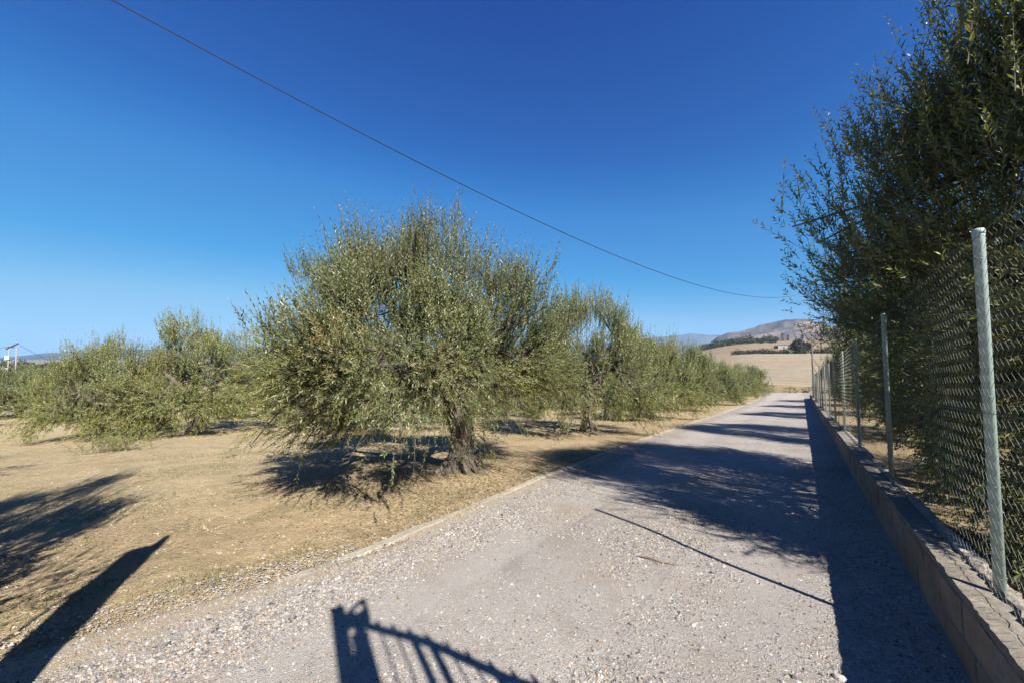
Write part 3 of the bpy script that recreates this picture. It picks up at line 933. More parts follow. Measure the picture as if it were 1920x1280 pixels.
# a neighbour at the back of the camera, whose shade falls on the ground at lower left
place(vb, -3.9, -1.95, 'olive tree behind the viewpoint whose shade falls on the dry ground at lower left', G_ORCH, rot=.6, scale=(.54, .54, 1.3))
place(va, -11.6, -4.6, 'olive tree just outside the left edge of the view, casting shade on the dry ground', G_ORCH, rot=1.9)
place(vc, 9.6, 8.2, 'olive tree deeper in the garden behind the fence', G_FENCE, rot=2.0, z=terrace_z(9.6, 8.2))
place(vc, 9.8, 16.5, 'olive tree deep in the garden, behind the second one at the fence', G_FENCE, rot=4.0, z=terrace_z(9.8, 16.5))

# suckers at the foot of the dark tree: a low yellowish bush
rsb = np.random.default_rng(5)
def low_bush(x, y, r, h, n, name, label, yel, seed):
    rs = np.random.default_rng(seed)
    O = np.stack([rs.normal(0, r * .4, n), rs.normal(0, r * .4, n), rs.uniform(0, h * .25, n)], -1)
    D = norm(np.stack([rs.normal(0, .6, n), rs.normal(0, .6, n), rs.uniform(.35, 1, n)], -1))
    Ls = rs.uniform(h * .4, h * .9, n)
    V, F, C = leaves_from_shoots(O, D, Ls, 18, .06, .015, rs, rs.uniform(0, .3, n), rs.normal(.6, .15, n), np.clip(rs.normal(yel, .2, n), 0, 1), np.zeros(n))
    V2, F2 = twig_ribbons(O, D, Ls, rs.uniform(0, .3, n), .0035, rs)
    t = thing(name, label, 'bush', (x, y, gz1(x, y)))
    link('leaves', mesh_np('leaves', V, F, M_leaf, C), t)
    link('stems', mesh_np('stems', V2, F2, M_twig), t)
    return t
low_bush(-15.2, 1.1, .8, .75, 130, 'low_bush', 'low yellow-green bush of suckers on the dry ground before the dark olive tree', .75, 3)

# ------------------------------------------------------------------ block wall along the track
def base_z(y):
    return float(np.interp(y, GY, GZ)) + .06 * .75
wall = thing('block_wall', 'low wall of tan concrete blocks with a rough mortar top, carrying the wire fence', 'wall', (WALL_X0, WALL_Y0, base_z(WALL_Y0)))
BL, BH = .40, .20
rb = np.random.default_rng(17)
blocks = []
for kind_ in range(5):
    mb = MB(); mb.box(0, .197, .004, BL - .006, .003, BH - .005, .006)
    v = mb.v[0]
    v += rb.normal(0, .0022, v.shape)
    blocks.append(mb.mesh('block', M_block))
y = WALL_Y0
slope_at = lambda yy: (base_z(yy + .2) - base_z(yy - .2)) / .4
cnt = 0
while y < WALL_Y1 - .2:
    for c_ in range(2):
        yy = y + (.2 if c_ else 0)
        if yy + BL > WALL_Y1 + .25: continue
        o = link('block', blocks[cnt % 5], wall, (rb.uniform(-.003, .003), yy - WALL_Y0, base_z(yy) - base_z(WALL_Y0) + .01 + c_ * (BH + .004)))
        o.rotation_euler = (math.atan(slope_at(yy + .2)), 0, 0)
        cnt += 1
    y += BL + .003
# mortar in the joints, a touch behind the faces, and the foundation
mb = MB()
yy = np.arange(WALL_Y0 + .002, WALL_Y1, .4)
def strip(mb, x0, x1, zlo, zhi, ys, jx=0.0, jz=0.0, seed=1, sides=1):
    rs = np.random.default_rng(seed)
    bz = np.array([base_z(v) for v in ys]) - base_z(WALL_Y0)
    n = len(ys)
    a = np.stack([x0 + rs.uniform(-jx, jx, n), ys - WALL_Y0, bz + zlo], -1)
    b = np.stack([x0 + rs.uniform(-jx, jx, n), ys - WALL_Y0, bz + zhi + rs.uniform(-jz, jz, n)], -1)
    m_ = np.stack([np.full(n, (x0 + x1) / 2) + rs.uniform(-.01, .01, n), ys - WALL_Y0, bz + zhi + rs.uniform(-jz, jz, n) + jz * .6], -1)
    c = np.stack([x1 + rs.uniform(-jx, jx, n), ys - WALL_Y0, bz + zhi + rs.uniform(-jz, jz, n)], -1)
    d = np.stack([x1 + rs.uniform(-jx, jx, n), ys - WALL_Y0, bz + zlo], -1)
    V = np.stack([a, b, m_, c, d], 1).reshape(-1, 3)
    i = np.arange(n - 1)[:, None] * 5 + np.arange(4)[None, :]
    F = np.stack([i, i + 5, i + 6, i + 1], -1).reshape(-1, 4)
    base = mb.n
    mb.v.append(V); mb.n += len(V); mb.f4.append(F[:, ::-1] + base)
    mb.f4.append(np.array([[0, 1, 3, 4]]) + base); mb.f4.append((np.array([[4, 3, 1, 0]]) + (n - 1) * 5) + base)
strip(mb, .004, .192, -.12, .405, yy)
mb.build('mortar', M_core, wall)
mb = MB(); ys_ = np.concatenate([np.arange(WALL_Y0, 14, .035), np.arange(14, WALL_Y1, .2)])
strip(mb, .008, .196, .400, .455, ys_, .004, .006, 3)
mb.build('mortar_top', M_cap, wall)
# slopped concrete haunch at the posts' side
mb = MB(); ys_ = np.concatenate([np.arange(WALL_Y0, 14, .05), np.arange(14, WALL_Y1, .3)])
strip(mb, .165, .235, .28, .475, ys_, .012, .012, 8)
mb.build('mortar_haunch', M_kerb, wall)

# ------------------------------------------------------------------ chain-link fence
PX = .845 - .02
SP = 3.1
fence = thing('chain_link_fence', 'green-grey chain-link fence on round posts along the block wall', 'fence', (PX, 0.2, base_z(.2)))
def post_mesh(hh, r):
    mb = MB(); mb.tube([(0, 0, -.25), (0, 0, hh - .015), (0, 0, hh - .012), (0, 0, hh)], [r, r, r * 1.08, r * 1.02], 20)
    return mb.mesh('post', M_galv, True)
pmesh = post_mesh(2.04, .0235)
mb = MB(); mb.tube([(0, 0, 2.036), (0, 0, 2.058), (0, 0, 2.068), (0, 0, 2.072)], [.0265, .0265, .021, .008], 18)
capmesh = mb.mesh('cap', M_galv, True)
mb = MB()
for h_ in (.12, .62, 1.12, 1.9):
    u = np.linspace(0, 2 * math.pi, 13)
    mb.tube(np.stack([.0255 * np.cos(u) - .004, .0255 * np.sin(u), h_ + .006 * np.sin(u)], -1), .0016, 4, False)
    mb.tube([(-.028, 0, h_), (-.042, .006, h_ + .012)], .0016, 4, False)
tiemesh = mb.mesh('wire_ties', M_wire)
posts_y = [0.2 + SP * k for k in range(1, 16)]
posts_y = [3.3 + SP * k for k in range(15)]
for k, py in enumerate(posts_y):
    o = link('post', pmesh, fence, (0, py - .2, base_z(py) + .43 - base_z(.2)))
    o.rotation_euler = (rb.normal(0, .006), rb.normal(0, .006), 0)
    for m_ in (capmesh, tiemesh):
        q_ = link(m_.name, m_, o)
        if m_ is tiemesh: tag(q_, kind='stuff')
# netting: every wire is a zigzag that hooks the next one
def net_mesh(length, slope, y_off, r=.0010):
    pitch, hs, H_ = .064, .038, 1.98
    nw = int(round(length / pitch)); nh = int(H_ / hs)
    k = np.arange(nh + 1)
    V = []; rs = np.random.default_rng(int(length * 10))
    W = np.arange(nw)[:, None]
    yy_ = (W + (k[None, :] % 2) * 1.06 - .03) * pitch
    zz_ = np.broadcast_to(k[None, :] * hs, yy_.shape) + .02
    bulge = .020 * np.sin(yy_ * 2.3 + 1) * np.sin(zz_ * 2.1 + .4) + .012 * np.sin(yy_ * 5.1 + zz_ * 3.0)
    yy2 = yy_ + .006 * np.sin(zz_ * 4 + yy_ * 1.2) + rs.normal(0, .0016, yy_.shape)
    xx_ = -.040 + bulge * .5 + ((k[None, :] % 2) * 2 - 1) * .0030
    P = np.stack([xx_, yy2, zz_ + slope * yy_ + rs.normal(0, .0012, yy_.shape)], -1)
    q = np.array([0, 2.094, 4.189])
    off = np.stack([np.cos(q), np.sin(q), np.sin(q) * .35], -1) * r
    VV = P[:, :, None, :] + off[None, None]
    n1 = nh + 1
    i = (np.arange(nw)[:, None, None] * n1 * 3 + np.arange(nh)[None, :, None] * 3); j = np.arange(3)[None, None]; j2 = (j + 1) % 3
    F = np.stack([i + j, i + j2, i + 3 + j2, i + 3 + j], -1).reshape(-1, 4)
    return mesh_np('netting', VV.reshape(-1, 3), F, M_wire)
nets = {}
for k, py in enumerate([3.3 - SP] + posts_y[:-1]):
    y0 = max(py, WALL_Y0) if k == 0 else py
    ln = (py + SP) - y0
    sl = round((base_z(py + SP) - base_z(y0)) / ln, 3)
    key = (round(ln, 2), sl)
    if key not in nets: nets[key] = net_mesh(ln, sl, 0)
    link('netting', nets[key], fence, (0, y0 - .2, base_z(y0) + .46 - base_z(.2)))
# tension wires
mb = MB()
for hz in (.50, 1.45, 2.42):
    ty_ = np.arange(WALL_Y0, posts_y[-1], .5)
    mb.tube(np.stack([np.full(len(ty_), -.038), ty_ - .2, [base_z(v) - base_z(.2) + hz for v in ty_]], -1), .0018, 4, False)
mb.build('tension_wire', M_wire, fence)

# ------------------------------------------------------------------ gate beside the viewpoint (its shadow falls on the track)
gate = thing('iron_gate', 'dark iron gate beside the viewpoint that throws the barred shadow on the gravel', 'gate', (.95, 0, 0))
mb = MB(); mb.box(-.03, .03, -.165, -.085, -.1, 3.09); mb.box(-.03, .03, -.055, .03, -.1, 2.76); mb.box(-.03, .03, -.085, -.055, 2.86, 2.98); mb.box(-.03, .03, -.085, -.055, -.1, 2.62)
mb.build('gate_post', M_gate, gate)
mb = MB()
hole_c = np.array([.02, 2.975]); nseg = 24
angs = np.arange(nseg) * 2 * math.pi / nseg
def outer(a):
    d = np.array([math.cos(a), math.sin(a)])
    best = 9
    # plate edges: y from -.055 to .085, bottom 2.80, top slopes 3.00..3.10
    for nrm, off_ in (((1, 0), .085 - hole_c[0]), ((-1, 0), .055 + hole_c[0]), ((0, -1), hole_c[1] - 2.78), ((-.35, 1), (3.04 - hole_c[1]) )):
        dn = d @ np.array(nrm)
        if dn > 1e-6: best = min(best, off_ / dn)
    return hole_c + d * best
o_ = np.array([outer(a_) for a_ in angs]); in_ = np.array([hole_c + .036 * np.array([math.cos(a_), math.sin(a_)]) for a_ in angs])
for xx_ in (-.006, .006):
    pass
V = np.concatenate([np.stack([np.full(nseg, sx_), r_[:, 0], r_[:, 1]], -1) for sx_ in (-.006, .006) for r_ in (o_, in_)])
i = np.arange(nseg); j = (i + 1) % nseg; n_ = nseg
mb.add(V, np.concatenate([np.stack([i, j, j + n_, i + n_], -1), np.stack([i + 2 * n_, i + 3 * n_, j + 3 * n_, j + 2 * n_], -1), np.stack([i, i + 2 * n_, j + 2 * n_, j], -1), np.stack([i + n_, j + n_, j + 3 * n_, i + 3 * n_], -1)]))
mb.build('hinge_plate', M_gate, gate)
mb = MB()
gyp = np.linspace(.05, 1.25, 14); gzp = np.interp(gyp, [.05, .35, .72, 1.25], [2.78, 2.42, 1.85, 1.25])
mb.tube(np.stack([gyp * 0, gyp, gzp], -1), .028, 6)
mb.build('rail', M_gate, gate)
mb = MB(); mb.tube(np.stack([gyp * 0, gyp, gzp * 0 + .3], -1), .025, 6); mb.build('rail', M_gate, gate)
for k, yb in enumerate(np.arange(.12, 1.2, .088)):
    zt = float(np.interp(yb, [.05, .35, .72, 1.25], [2.78, 2.42, 1.85, 1.25]))
    mb = MB(); rr_ = .024 if k in (2, 3, 6, 9) else .007
    mb.tube([(0, yb, .3), (0, yb, zt), (0, yb, zt + .05), (0, yb, zt + .10)], [rr_, rr_, .016, .002], 6)
    mb.build('bar', M_gate, gate)

# ------------------------------------------------------------------ poles and the overhead cable
A = np.array([3.0, 40.0]); B = np.array([-6.0, -4.0]); Lc = float(np.hypot(*(B - A))); dc = (B - A) / Lc
def cable_z(s): return .0068 * s * s - .3790 * s + 9.2574
s_ = np.linspace(0, Lc, 90)
mb = MB()
mb.tube(np.stack([A[0] + dc[0] * s_, A[1] + dc[1] * s_, cable_z(s_)], -1), np.interp(s_, [0, Lc], [.010, .0055]), 6)
tag(mb.build('overhead_cable', M_cable), 'thin black overhead cable sagging across the blue sky', 'cable')
def pole(x, y, h, r, label, z=None, arm=None):
    t = thing('utility_pole', label, 'pole', (x, y, gz1(x, y, False) if z is None else z))
    mb = MB(); mb.tube([(0, 0, -.3), (0, 0, h * .5), (0, 0, h)], [r, r * .9, r * .75], 12); mb.build('mast', M_pole, t, True)
    if arm:
        mb = MB(); mb.box(-arm, arm, -.05, .05, h - .35, h - .25); mb.build('crossarm', M_pole, t)
    return t
pole(3.0, 40.0, 9.35 - gz1(3, 40, False), .13, 'tall wooden pole behind the far fence trees, where the cable ends')
pole(-6.0, -4.0, 6.1 - gz1(-6, -4, False), .11, 'wooden pole behind the viewpoint carrying the near end of the cable')
# wooden pole whose long shadow lies at lower left
bx, by = -2.05, -.70
t = thing('forked_post', 'stout forked wooden post behind the viewpoint, casting the thick shadow at lower left', 'post', (bx, by, gz1(bx, by)))
hh = 2.60 - gz1(bx, by)
mb = MB(); tz_ = np.linspace(-.2, hh, 16)
mb.tube(np.stack([.02 * np.sin(tz_ * 2), .02 * np.cos(tz_ * 1.7), tz_], -1), np.interp(tz_, [0, hh], [.165, .135]), 10, True, .06, 4)
mb.tube([(0, .05, hh - .2), (-.02, .10, hh + .02), (-.05, .13, hh + .22)], [.07, .06, .03], 7)
mb.tube([(0, -.05, hh - .2), (.02, -.09, hh + .05)], [.06, .045], 7)
mb.build('stem', M_pole, t, True)
mb = MB(); tt = np.linspace(0, 1, 16)
mb.tube(np.stack([0 * tt + .1, -.12 - .22 * np.sin(tt * 3.14), hh * (.55 + .38 * (1 - tt)) - .9 * tt], -1), .016, 6)
mb.build('hanging_wire', M_cable, t, True)
# slim pale pole past the end of the fence
xx_, yy_ = 1.25, 66.0
t = pole(xx_, yy_, 8.6, .10, 'slim pale pole standing past the far end of the fence', arm=.55)
# twin-legged pole far left with pale boxes
az = R(-92.5); dx, dy = math.sin(az), math.cos(az); dd = 66.0
px_, py_ = dx * dd, dy * dd
gz0 = gz1(px_, py_)
t = thing('twin_leg_pole', 'twin-legged metal pole with two white boxes and a tilted top, far left above the trees', 'pole', (px_, py_, gz0))
hh = 2.75 - gz0
for s2 in (-.28, .28):
    mb = MB(); mb.tube([(0, s2, 0), (0, s2 * .8, hh)], .05, 6); mb.build('leg', M_conc, t)
mb = MB(); mb.box(.05, .15, -.50, -.20, hh - 1.25, hh - .85); mb.build('box', M_white, t)
mb = MB(); mb.box(.05, .15, -.52, -.22, hh - 2.55, hh - 2.1); mb.build('box', M_white, t)
mb = MB(); mb.tube([(0, -.45, hh - .15), (0, .35, hh + .5)], .075, 6); mb.tube([(0, -.35, hh + .1), (0, .1, hh + .05)], .05, 6); mb.build('top_bracket', M_dark, t)
mb = MB()
tt = np.linspace(0, 1, 20)
mb.tube(np.stack([0 * tt, -.4 - 12 * tt, hh + .1 - 2.6 * tt - 1.2 * np.sin(tt * 3.14)], -1), .018, 4)
mb.tube(np.stack([0 * tt, .4 + 5.5 * tt, hh + .3 - 3.2 * tt - .5 * np.sin(tt * 3.14)], -1), .014, 4)
mb.build('stay_wire', M_cable, t)

# ------------------------------------------------------------------ far fields: house, hedges, trees
def at_dir(az, d):
    return math.sin(R(az)) * d, math.cos(R(az)) * d
hx, hy = at_dir(-1.78, 322)
hz = gz1(hx, hy) - .3
t = thing('farm_shed', 'small white flat-roofed building on the far slope with a dark open bay', 'building', (hx, hy, hz), R(2))
mb = MB(); mb.box(-2.6, 5.0, 0, 6, 0, 2.9); mb.build('wall', M_white, t)
mb = MB(); mb.box(-2.8, 5.2, -.2, 6.2, 2.9, 3.15); mb.build('roof', M_roof, t)
mb = MB(); mb.box(-5.0, -2.6, .4, 5.6, 0, 2.5); mb.build('open_bay', M_dark, t)
mb = MB(); mb.box(-5.2, -2.6, .2, 5.8, 2.5, 2.65); mb.build('bay_roof', M_roof, t)
mb = MB(); mb.box(.3, 1.4, -.05, -.001, 0, 2.1); mb.build('door', M_roof, t)

def puff(n, r, h, seed, leaf=.35):
    """leafy blob: many small faces through a lumpy crown"""
    rs = np.random.default_rng(seed)
    d = norm(rs.normal(0, 1, (n, 3))); f = rs.uniform(.45, 1, n) ** .5
    lum = 1 + .2 * np.sin(d[:, 0] * 5 + seed) + .2 * np.sin(d[:, 1] * 6 + d[:, 2] * 4)
    P = d * (f * lum)[:, None] * np.array([r, r, h * .5]) + np.array([0, 0, h * .52])
    a = norm(rs.normal(0, 1, (n, 3))); b = norm(np.cross(a, rs.normal(0, 1, (n, 3))))
    V = np.stack([P - a * leaf * .5, P + b * leaf * .35, P + a * leaf * .5, P - b * leaf * .35], 1).reshape(-1, 3)
    return V, (np.arange(n) * 4)[:, None] + np.array([[0, 1, 2, 3]])

def far_tree(az, d, r, h, mat, name, label, cat='tree', group=None, seed=1, trunk=True, leaf=None, n=700):
    x_, y_ = at_dir(az, d)
    t = thing(name, label, cat, (x_, y_, gz1(x_, y_) - .2), 0, group)
    V, F = puff(n, r, h, seed, leaf or r * .22)
    link('crown', mesh_np('crown', V + np.array([0, 0, .25 * h * (1 if trunk else 0)]), F, mat), t)
    mb = MB(); mb.tube([(0, 0, 0), (0, 0, h * .6)], [r * .1, r * .05], 6); mb.build('trunk', M_bark, t)
far_tree(-.1, 262, 5.0, 7.5, M_far_leaf2, 'brown_tree', 'round brownish tree on the far slope right of the white building', seed=2, trunk=False, n=1800)
G_C = 'cypresses on the far ridge'
for i, (az_, hgt_) in enumerate([(-5.2, 7.5), (-1.75, 8.0), (-1.2, 6.0), (.2, 5.5)]):
    x_, y_ = at_dir(az_, [430, 428, 432, 436][i])
    far_tree(az_, [430, 428, 432, 436][i], 1.1, hgt_, M_far_leaf, 'cypress', ['lone slim cypress on the dark ridge left of the white building', 'tallest slim cypress on the skyline above the white building',
             'shorter cypress just right of the tallest one', 'small cypress on the skyline above the brown tree'][i], group=G_C, seed=10 + i, trunk=False, leaf=.5, n=300)

def scatter_band(name, pts, rr, hh_, mat, per, leaf, seed):
    V_, F_ = [], []; nn = 0; rq = np.random.default_rng(seed)
    for k, (x_, y_) in enumerate(pts):
        if rq.random() < .12: continue
        q_ = rq.uniform(.45, 1.25)
        V, F = puff(per, rr * q_, hh_ * q_ * rq.uniform(.8, 1.3), seed + k % 9, leaf)
        V = V + np.array([x_, y_, gz1(x_, y_) - .3])
        V_.append(V); F_.append(F + nn); nn += len(V)
    return tag(link(name, mesh_np(name, np.concatenate(V_), np.concatenate(F_), mat)), kind='stuff')
rf_ = np.random.default_rng(55)
pts = []
for az_ in np.arange(-1.4, 9, .28): pts.append(at_dir(az_ + rf_.uniform(-.1, .1), 216 + rf_.uniform(-3, 3) + (az_ > 0) * az_ * .8))
scatter_band('hedge', pts, 2.0, 2.9, M_far_leaf, 150, .6, 3)
pts = [(x_ + rf_.uniform(-.6, .6), y_ + rf_.uniform(-1, 1)) for x_, y_ in [(-1.5, 64.5), (.6, 65), (1.9, 63.2), (2.6, 66), (3.4, 64), (1.2, 69), (-5.5, 66), (-8, 63), (4.5, 67)]]
scatter_band('verge_brush', pts, .8, .9, M_far_leaf, 300, .12, 13)
pts = []
for k_ in range(60):
    pts.append((rf_.uniform(-16, 8), 63 + 22 * rf_.random() ** 1.2))
scatter_band('dry_tussocks', pts, .5, .35, M_tuss, 90, .10, 17)
pts = []
for az_ in np.arange(-7, -1.2, .25):
    for d_ in (262, 272): pts.append(at_dir(az_ + rf_.uniform(-.1, .1), d_ + rf_.uniform(-3, 3)))
scatter_band('hillside_scrub', pts, 2.0, 2.6, M_far_leaf, 120, .6, 5)
pts = []
for az_ in np.arange(-11, -2.3, .3):
    for d_ in (395, 410, 425, 440): pts.append(at_dir(az_ + rf_.uniform(-.15, .15), d_ + rf_.uniform(-7, 7)))
scatter_band('ridge_grove', pts, 3.0, 4.4, M_far_leaf, 110, 1.0, 7)
pts = []
for az_ in np.arange(-100, -12, .5):
    for d_ in (150, 200, 270, 360): pts.append(at_dir(az_ + rf_.uniform(-.4, .4), d_ + rf_.uniform(-18, 18)))
scatter_band('distant_grove', pts, 3.2, 4.4, M_far_leaf, 70, 1.0, 11)

# ------------------------------------------------------------------ loose stones, dry grass, weeds, litter
def oct_stones(name, P, S, seed, cols, mat):
    rs = np.random.default_rng(seed)
    n = len(P)
    base = np.array([[1, 0, 0], [-1, 0, 0], [0, 1, 0], [0, -1, 0], [0, 0, 1], [0, 0, -1]], float)
    V = base[None] * rs.uniform(.65, 1.25, (n, 6, 1)) + rs.normal(0, .22, (n, 6, 3))
    V[..., 2] *= .62
    V[:, :4, 2] = -.12
    V[:, 4, 2] = np.abs(V[:, 4, 2])
    a = rs.uniform(0, 6.28, n); ca, sa = np.cos(a)[:, None], np.sin(a)[:, None]
    x_ = V[..., 0] * ca - V[..., 1] * sa; y_ = V[..., 0] * sa + V[..., 1] * ca
    V = np.stack([x_ * 1.15, y_ * .9, V[..., 2]], -1) * S[:, None, None] + P[:, None, :]
    F = (np.arange(n) * 6)[:, None, None] + np.array([[0, 2, 4], [2, 1, 4], [1, 3, 4], [3, 0, 4]])[None]
    C = np.repeat(cols, 6, 0)
    return link(name, mesh_np(name, V.reshape(-1, 3), F.reshape(-1, 3), mat, C))

PAL = ALB * np.array([[.40, .37, .36], [.50, .47, .45], [.30, .28, .275], [.44, .38, .31], [.68, .65, .61], [.34, .25, .18], [.13, .12, .12], [.55, .46, .36], [.24, .25, .27]])
PW = np.array([.24, .22, .12, .13, .07, .05, .05, .07, .05])
rs = np.random.default_rng(101)
N = 360000
d_ = 1.6 + 11.0 * rs.random(N) ** 1.5
an = rs.uniform(-100, 20, N)
px_ = np.sin(np.radians(an)) * d_; py_ = np.cos(np.radians(an)) * d_
kx_ = np.interp(py_, KY, KX)
inroad = (px_ > kx_ - .55 * (1 - sstep(-.5, 2.6, py_)) - .25 * (py_ < 2)) & (px_ < WALL_X0 - .02) & (py_ > -.6)
edge = np.exp(-((px_ - kx_ - .35) / .38) ** 2) + .75 * np.exp(-((px_ + 1.25) / .42) ** 2) * sstep(7, 2, py_) + .35 * np.exp(-((px_ - .35) / .4) ** 2)
w_ = np.where(px_ < kx_ + .15, .55, .17 + .8 * coarse(px_, py_))
keep = inroad & (rs.random(N) < w_)
px_, py_ = px_[keep], py_[keep]
n = len(px_)
S = np.clip(rs.lognormal(math.log(.0066), .38, n), .0035, .02) * (.85 + .4 * coarse(px_, py_))
P = np.stack([px_, py_, road_z(px_, py_) + S * .12], -1)
cols = PAL[rs.choice(len(PAL), n, p=PW / PW.sum())] * rs.uniform(.8, 1.15, (n, 1))
tag(oct_stones('gravel', P, S, 5, cols, M_stone), kind='stuff')
NSTONE = n

# stones and clods scattered on the soil
N = 70000
d_ = 2.5 + 14 * rs.random(N) ** 1.3; an = rs.uniform(-100, 0, N)
px_ = np.sin(np.radians(an)) * d_; py_ = np.cos(np.radians(an)) * d_
kx_ = np.interp(py_, KY, KX)
keep = (px_ < kx_ - .1) & (rs.random(N) < .16 + .9 * np.exp(-np.abs(px_ - kx_ + .1) / .35) + .25 * (fbm(px_ * .8, py_ * .8, 22) > .55))
px_, py_ = px_[keep], py_[keep]; n = len(px_)
S = np.clip(rs.lognormal(math.log(.0085), .5, n), .004, .02)
soilc = ALB * np.array([[.56, .44, .28], [.50, .38, .24], [.60, .50, .36], [.62, .56, .46], [.38, .28, .18]])
tag(oct_stones('clods', np.stack([px_, py_, ground_z(px_, py_) + S * .1], -1), S, 6, soilc[rs.integers(0, 5, n)] * rs.uniform(.8, 1.1, (n, 1)), M_stone), kind='stuff')

def blades(name, px_, py_, z_, ln, wd, upr, cols, seed, mat=None):
    rs = np.random.default_rng(seed); n = len(px_)
    a = rs.uniform(0, 6.28, n)
    D = norm(np.stack([np.cos(a), np.sin(a), upr * rs.uniform(.2, 1.8, n)], -1))
    side = norm(np.cross(D, np.array([0, 0, 1.0]) + rs.normal(0, .3, (n, 3))))
    P = np.stack([px_, py_, z_], -1)
    tip = P + D * ln[:, None]
    V = np.stack([P - side * wd[:, None] * .5, P + side * wd[:, None] * .5, tip], 1)
    F = (np.arange(n) * 3)[:, None] + np.array([[0, 1, 2]])
    return link(name, mesh_np(name, V.reshape(-1, 3), F, mat or M_blade, np.repeat(cols, 3, 0)))
# flattened straw
N = 150000
d_ = 2.6 + 17 * rs.random(N) ** 1.4; an = rs.uniform(-98, -8, N)
px_ = np.sin(np.radians(an)) * d_; py_ = np.cos(np.radians(an)) * d_
kx_ = np.interp(py_, KY, KX)
keep = (px_ < kx_ - .12 - .25 * (1 - sstep(-.5, 2.6, py_))) & (rs.random(N) < .25 + .75 * sstep(.42, .6, fbm(px_ * .9, py_ * .9, 62)))
px_, py_ = px_[keep], py_[keep]; n = len(px_)
sc = ALB * np.array([[.60, .49, .30], [.52, .40, .24], [.68, .58, .38], [.34, .25, .14], [.46, .36, .20]])
tag(blades('dry_grass', px_, py_, ground_z(px_, py_) + .004, rs.uniform(.03, .13, n), rs.uniform(.003, .007, n), .10, sc[rs.integers(0, 5, n)] * rs.uniform(.75, 1.1, (n, 1)), 7), kind='stuff')
# green weeds in patches
N = 120000
d_ = 3 + 24 * rs.random(N) ** 1.2; an = rs.uniform(-98, -8, N)
px_ = np.sin(np.radians(an)) * d_; py_ = np.cos(np.radians(an)) * d_
kx_ = np.interp(py_, KY, KX)
keep = (px_ < kx_ - .4) & (fbm(px_ * 1.3, py_ * 1.3, 162) > .57) & (rs.random(N) < .9)
px_, py_ = px_[keep], py_[keep]; n = len(px_)
gc = ALB * np.array([[.10, .13, .045], [.16, .18, .07], [.13, .13, .06], [.26, .25, .11]])
tag(blades('weeds', px_, py_, ground_z(px_, py_), rs.uniform(.02, .06, n), rs.uniform(.005, .010, n), .8, gc[rs.integers(0, 4, n)] * rs.uniform(.8, 1.2, (n, 1)), 8), kind='stuff')
# tufts leaning over the kerb
N = 9000
py_ = 1.5 + 24 * rs.random(N) ** 1.4; kx_ = np.interp(py_, KY, KX)
px_ = kx_ + rs.normal(-.10, .09, N)
keep = fbm(py_ * 1.7, px_ * 1.7, 210) > .52; px_, py_ = px_[keep], py_[keep]; n = len(px_)
tag(blades('kerb_tufts', px_, py_, ground_z(px_, py_, False) + .01, rs.uniform(.04, .12, n), rs.uniform(.004, .008, n), .6, sc[rs.integers(0, 5, n)] * rs.uniform(.75, 1.1, (n, 1)), 78), kind='stuff')
# dry grass in the garden behind the wall
N = 26000
px_ = rs.uniform(.95, 5.5, N); py_ = 2.2 + 14 * rs.random(N) ** 1.3
zt = np.array(ground_z(px_, py_, False)) + .24 + .05 * (fbm(px_ * 1.4, py_ * 1.4, 77) - .5) + .07 * (fbm(px_ * .4, py_ * .4, 79) - .5)
tag(blades('garden_grass', px_, py_, zt, rs.uniform(.03, .12, N), rs.uniform(.004, .009, N), .5, (np.concatenate([sc, gc])[rs.integers(0, 9, N)]) * rs.uniform(.8, 1.15, (N, 1)), 9), kind='stuff')
# fallen leaves under the trees and along the kerb
LX, LY = [], []
for (tx_, ty_), k_ in [(MAIN, 8000), (ROW_A[0], 3500), (ROW_A[1], 1500), (ROW_B[0], 1200), (ROW_B[1], 1200), (ROW_B[2], 1200)]:
    LX.append(rs.normal(tx_, 1.35, k_)); LY.append(rs.normal(ty_, 1.35, k_))
k_ = 1500; LY.append(rs.uniform(2, 12, k_)); LX.append(np.interp(LY[-1], KY, KX) - np.abs(rs.normal(.1, .35, k_)))
px_ = np.concatenate(LX); py_ = np.concatenate(LY); keep = px_ < np.interp(py_, KY, KX) + .05
px_, py_ = px_[keep], py_[keep]; n = len(px_)
lc = ALB * np.array([[.16, .10, .06], [.24, .16, .09], [.30, .22, .13], [.11, .08, .055], [.20, .19, .12]])
tag(blades('fallen_leaves', px_, py_, ground_z(px_, py_) + .006, rs.uniform(.035, .06, n), rs.uniform(.010, .016, n), .12, lc[rs.integers(0, 5, n)], 10), kind='stuff')

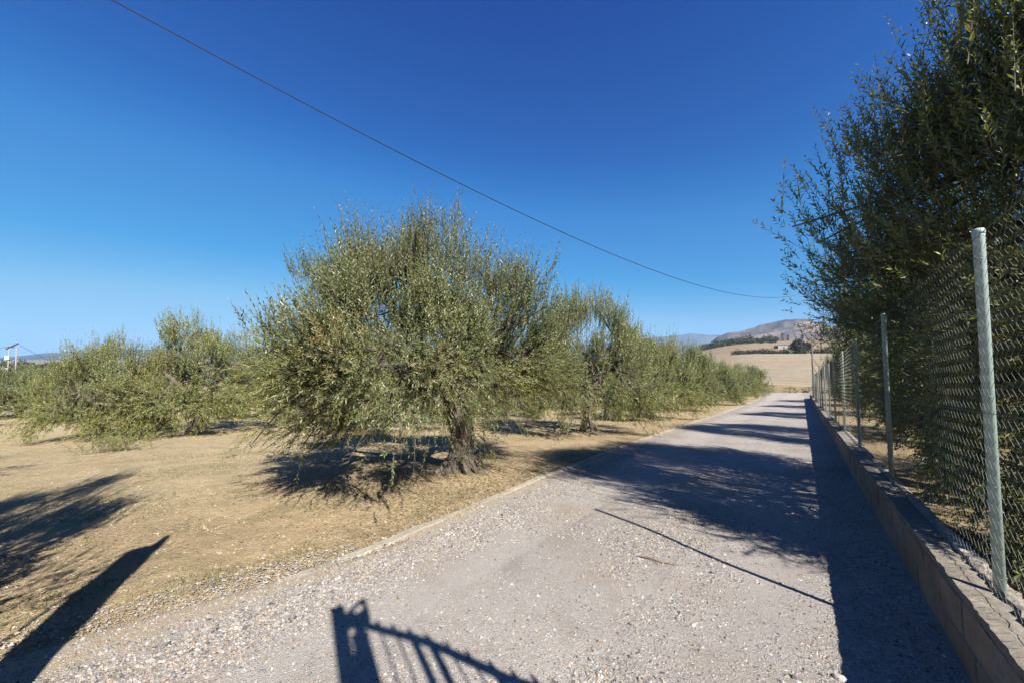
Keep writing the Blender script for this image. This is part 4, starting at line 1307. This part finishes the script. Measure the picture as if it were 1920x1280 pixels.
# a dry twig, a few bigger stones
mb = MB(); tz = float(road_z(np.array([-1.25]), np.array([3.45]))[0])
mb.tube([(0, 0, .012), (.10, .03, .016), (.22, .035, .010), (.34, .08, .012)], [.006, .005, .004, .002], 5)
mb.tube([(.14, .03, .014), (.20, -.03, .014)], [.004, .002], 4)
mb.tube([(.24, .04, .012), (.28, .10, .012)], [.003, .0015], 4)
tag(mb.build('twig', M_twigd, loc=(-1.25, 3.45, tz)), 'dry reddish twig lying on the gravel at the edge of the tree shade', 'twig')
for k_, (x_, y_, s_, lb) in enumerate([(.12, 2.72, .034, 'pale flat stone lying in the shade of the block wall'), (-.62, 2.75, .021, 'white stone on the sunlit gravel left of the wall shade'),
                                       (-1.62, 2.35, .019, 'pale stone on the gravel right of the gate shadow')]):
    rq = np.random.default_rng(k_ + 5)
    u = np.linspace(0, 2 * math.pi, 11)[:-1]
    rings = [np.stack([np.cos(u) * r_, np.sin(u) * r_ * .7, np.full(10, h_)], -1) * (1 + .16 * (rq.random((10, 1)) - .5)) for r_, h_ in ((.9, -.2), (1, .12), (.78, .38), (.35, .46))]
    V = np.concatenate(rings + [[[0, 0, .47]]]) * s_
    F4 = np.array([[r * 10 + i, r * 10 + (i + 1) % 10, (r + 1) * 10 + (i + 1) % 10, (r + 1) * 10 + i] for r in range(3) for i in range(10)])
    F3 = np.array([[30 + i, 30 + (i + 1) % 10, 40] for i in range(10)])
    o = link('stone', mesh_np('stone', V, [F4, F3], M_pale), loc=(x_, y_, float(road_z(np.array([x_]), np.array([y_]))[0])), rotz=k_ * 1.3)
    tag(o, lb, 'stone', 'larger stones on the track')

# ------------------------------------------------------------------ the air
mh, nt, b = new_mat('haze_air')
nt.nodes.remove(b)
pv = nd(nt, 'ShaderNodeVolumePrincipled')
pv.inputs['Color'].default_value = (.36, .62, 1.0, 1)
pv.inputs['Density'].default_value = 0.00012
pv.inputs['Anisotropy'].default_value = 0.0
nt.links.new(pv.outputs[0], nt.nodes['Material Output'].inputs['Volume'])
mb = MB(); mb.box(-9600, 9600, -9600, 9600, -24, 360)
tag(mb.build('haze', mh), kind='stuff')
print('stones', NSTONE, 'tris', sum(len(m.loop_triangles) if m.loop_triangles else sum(max(0, p - 2) for p in [len(m.loops) / max(1, len(m.polygons))]) * len(m.polygons) for m in bpy.data.meshes))
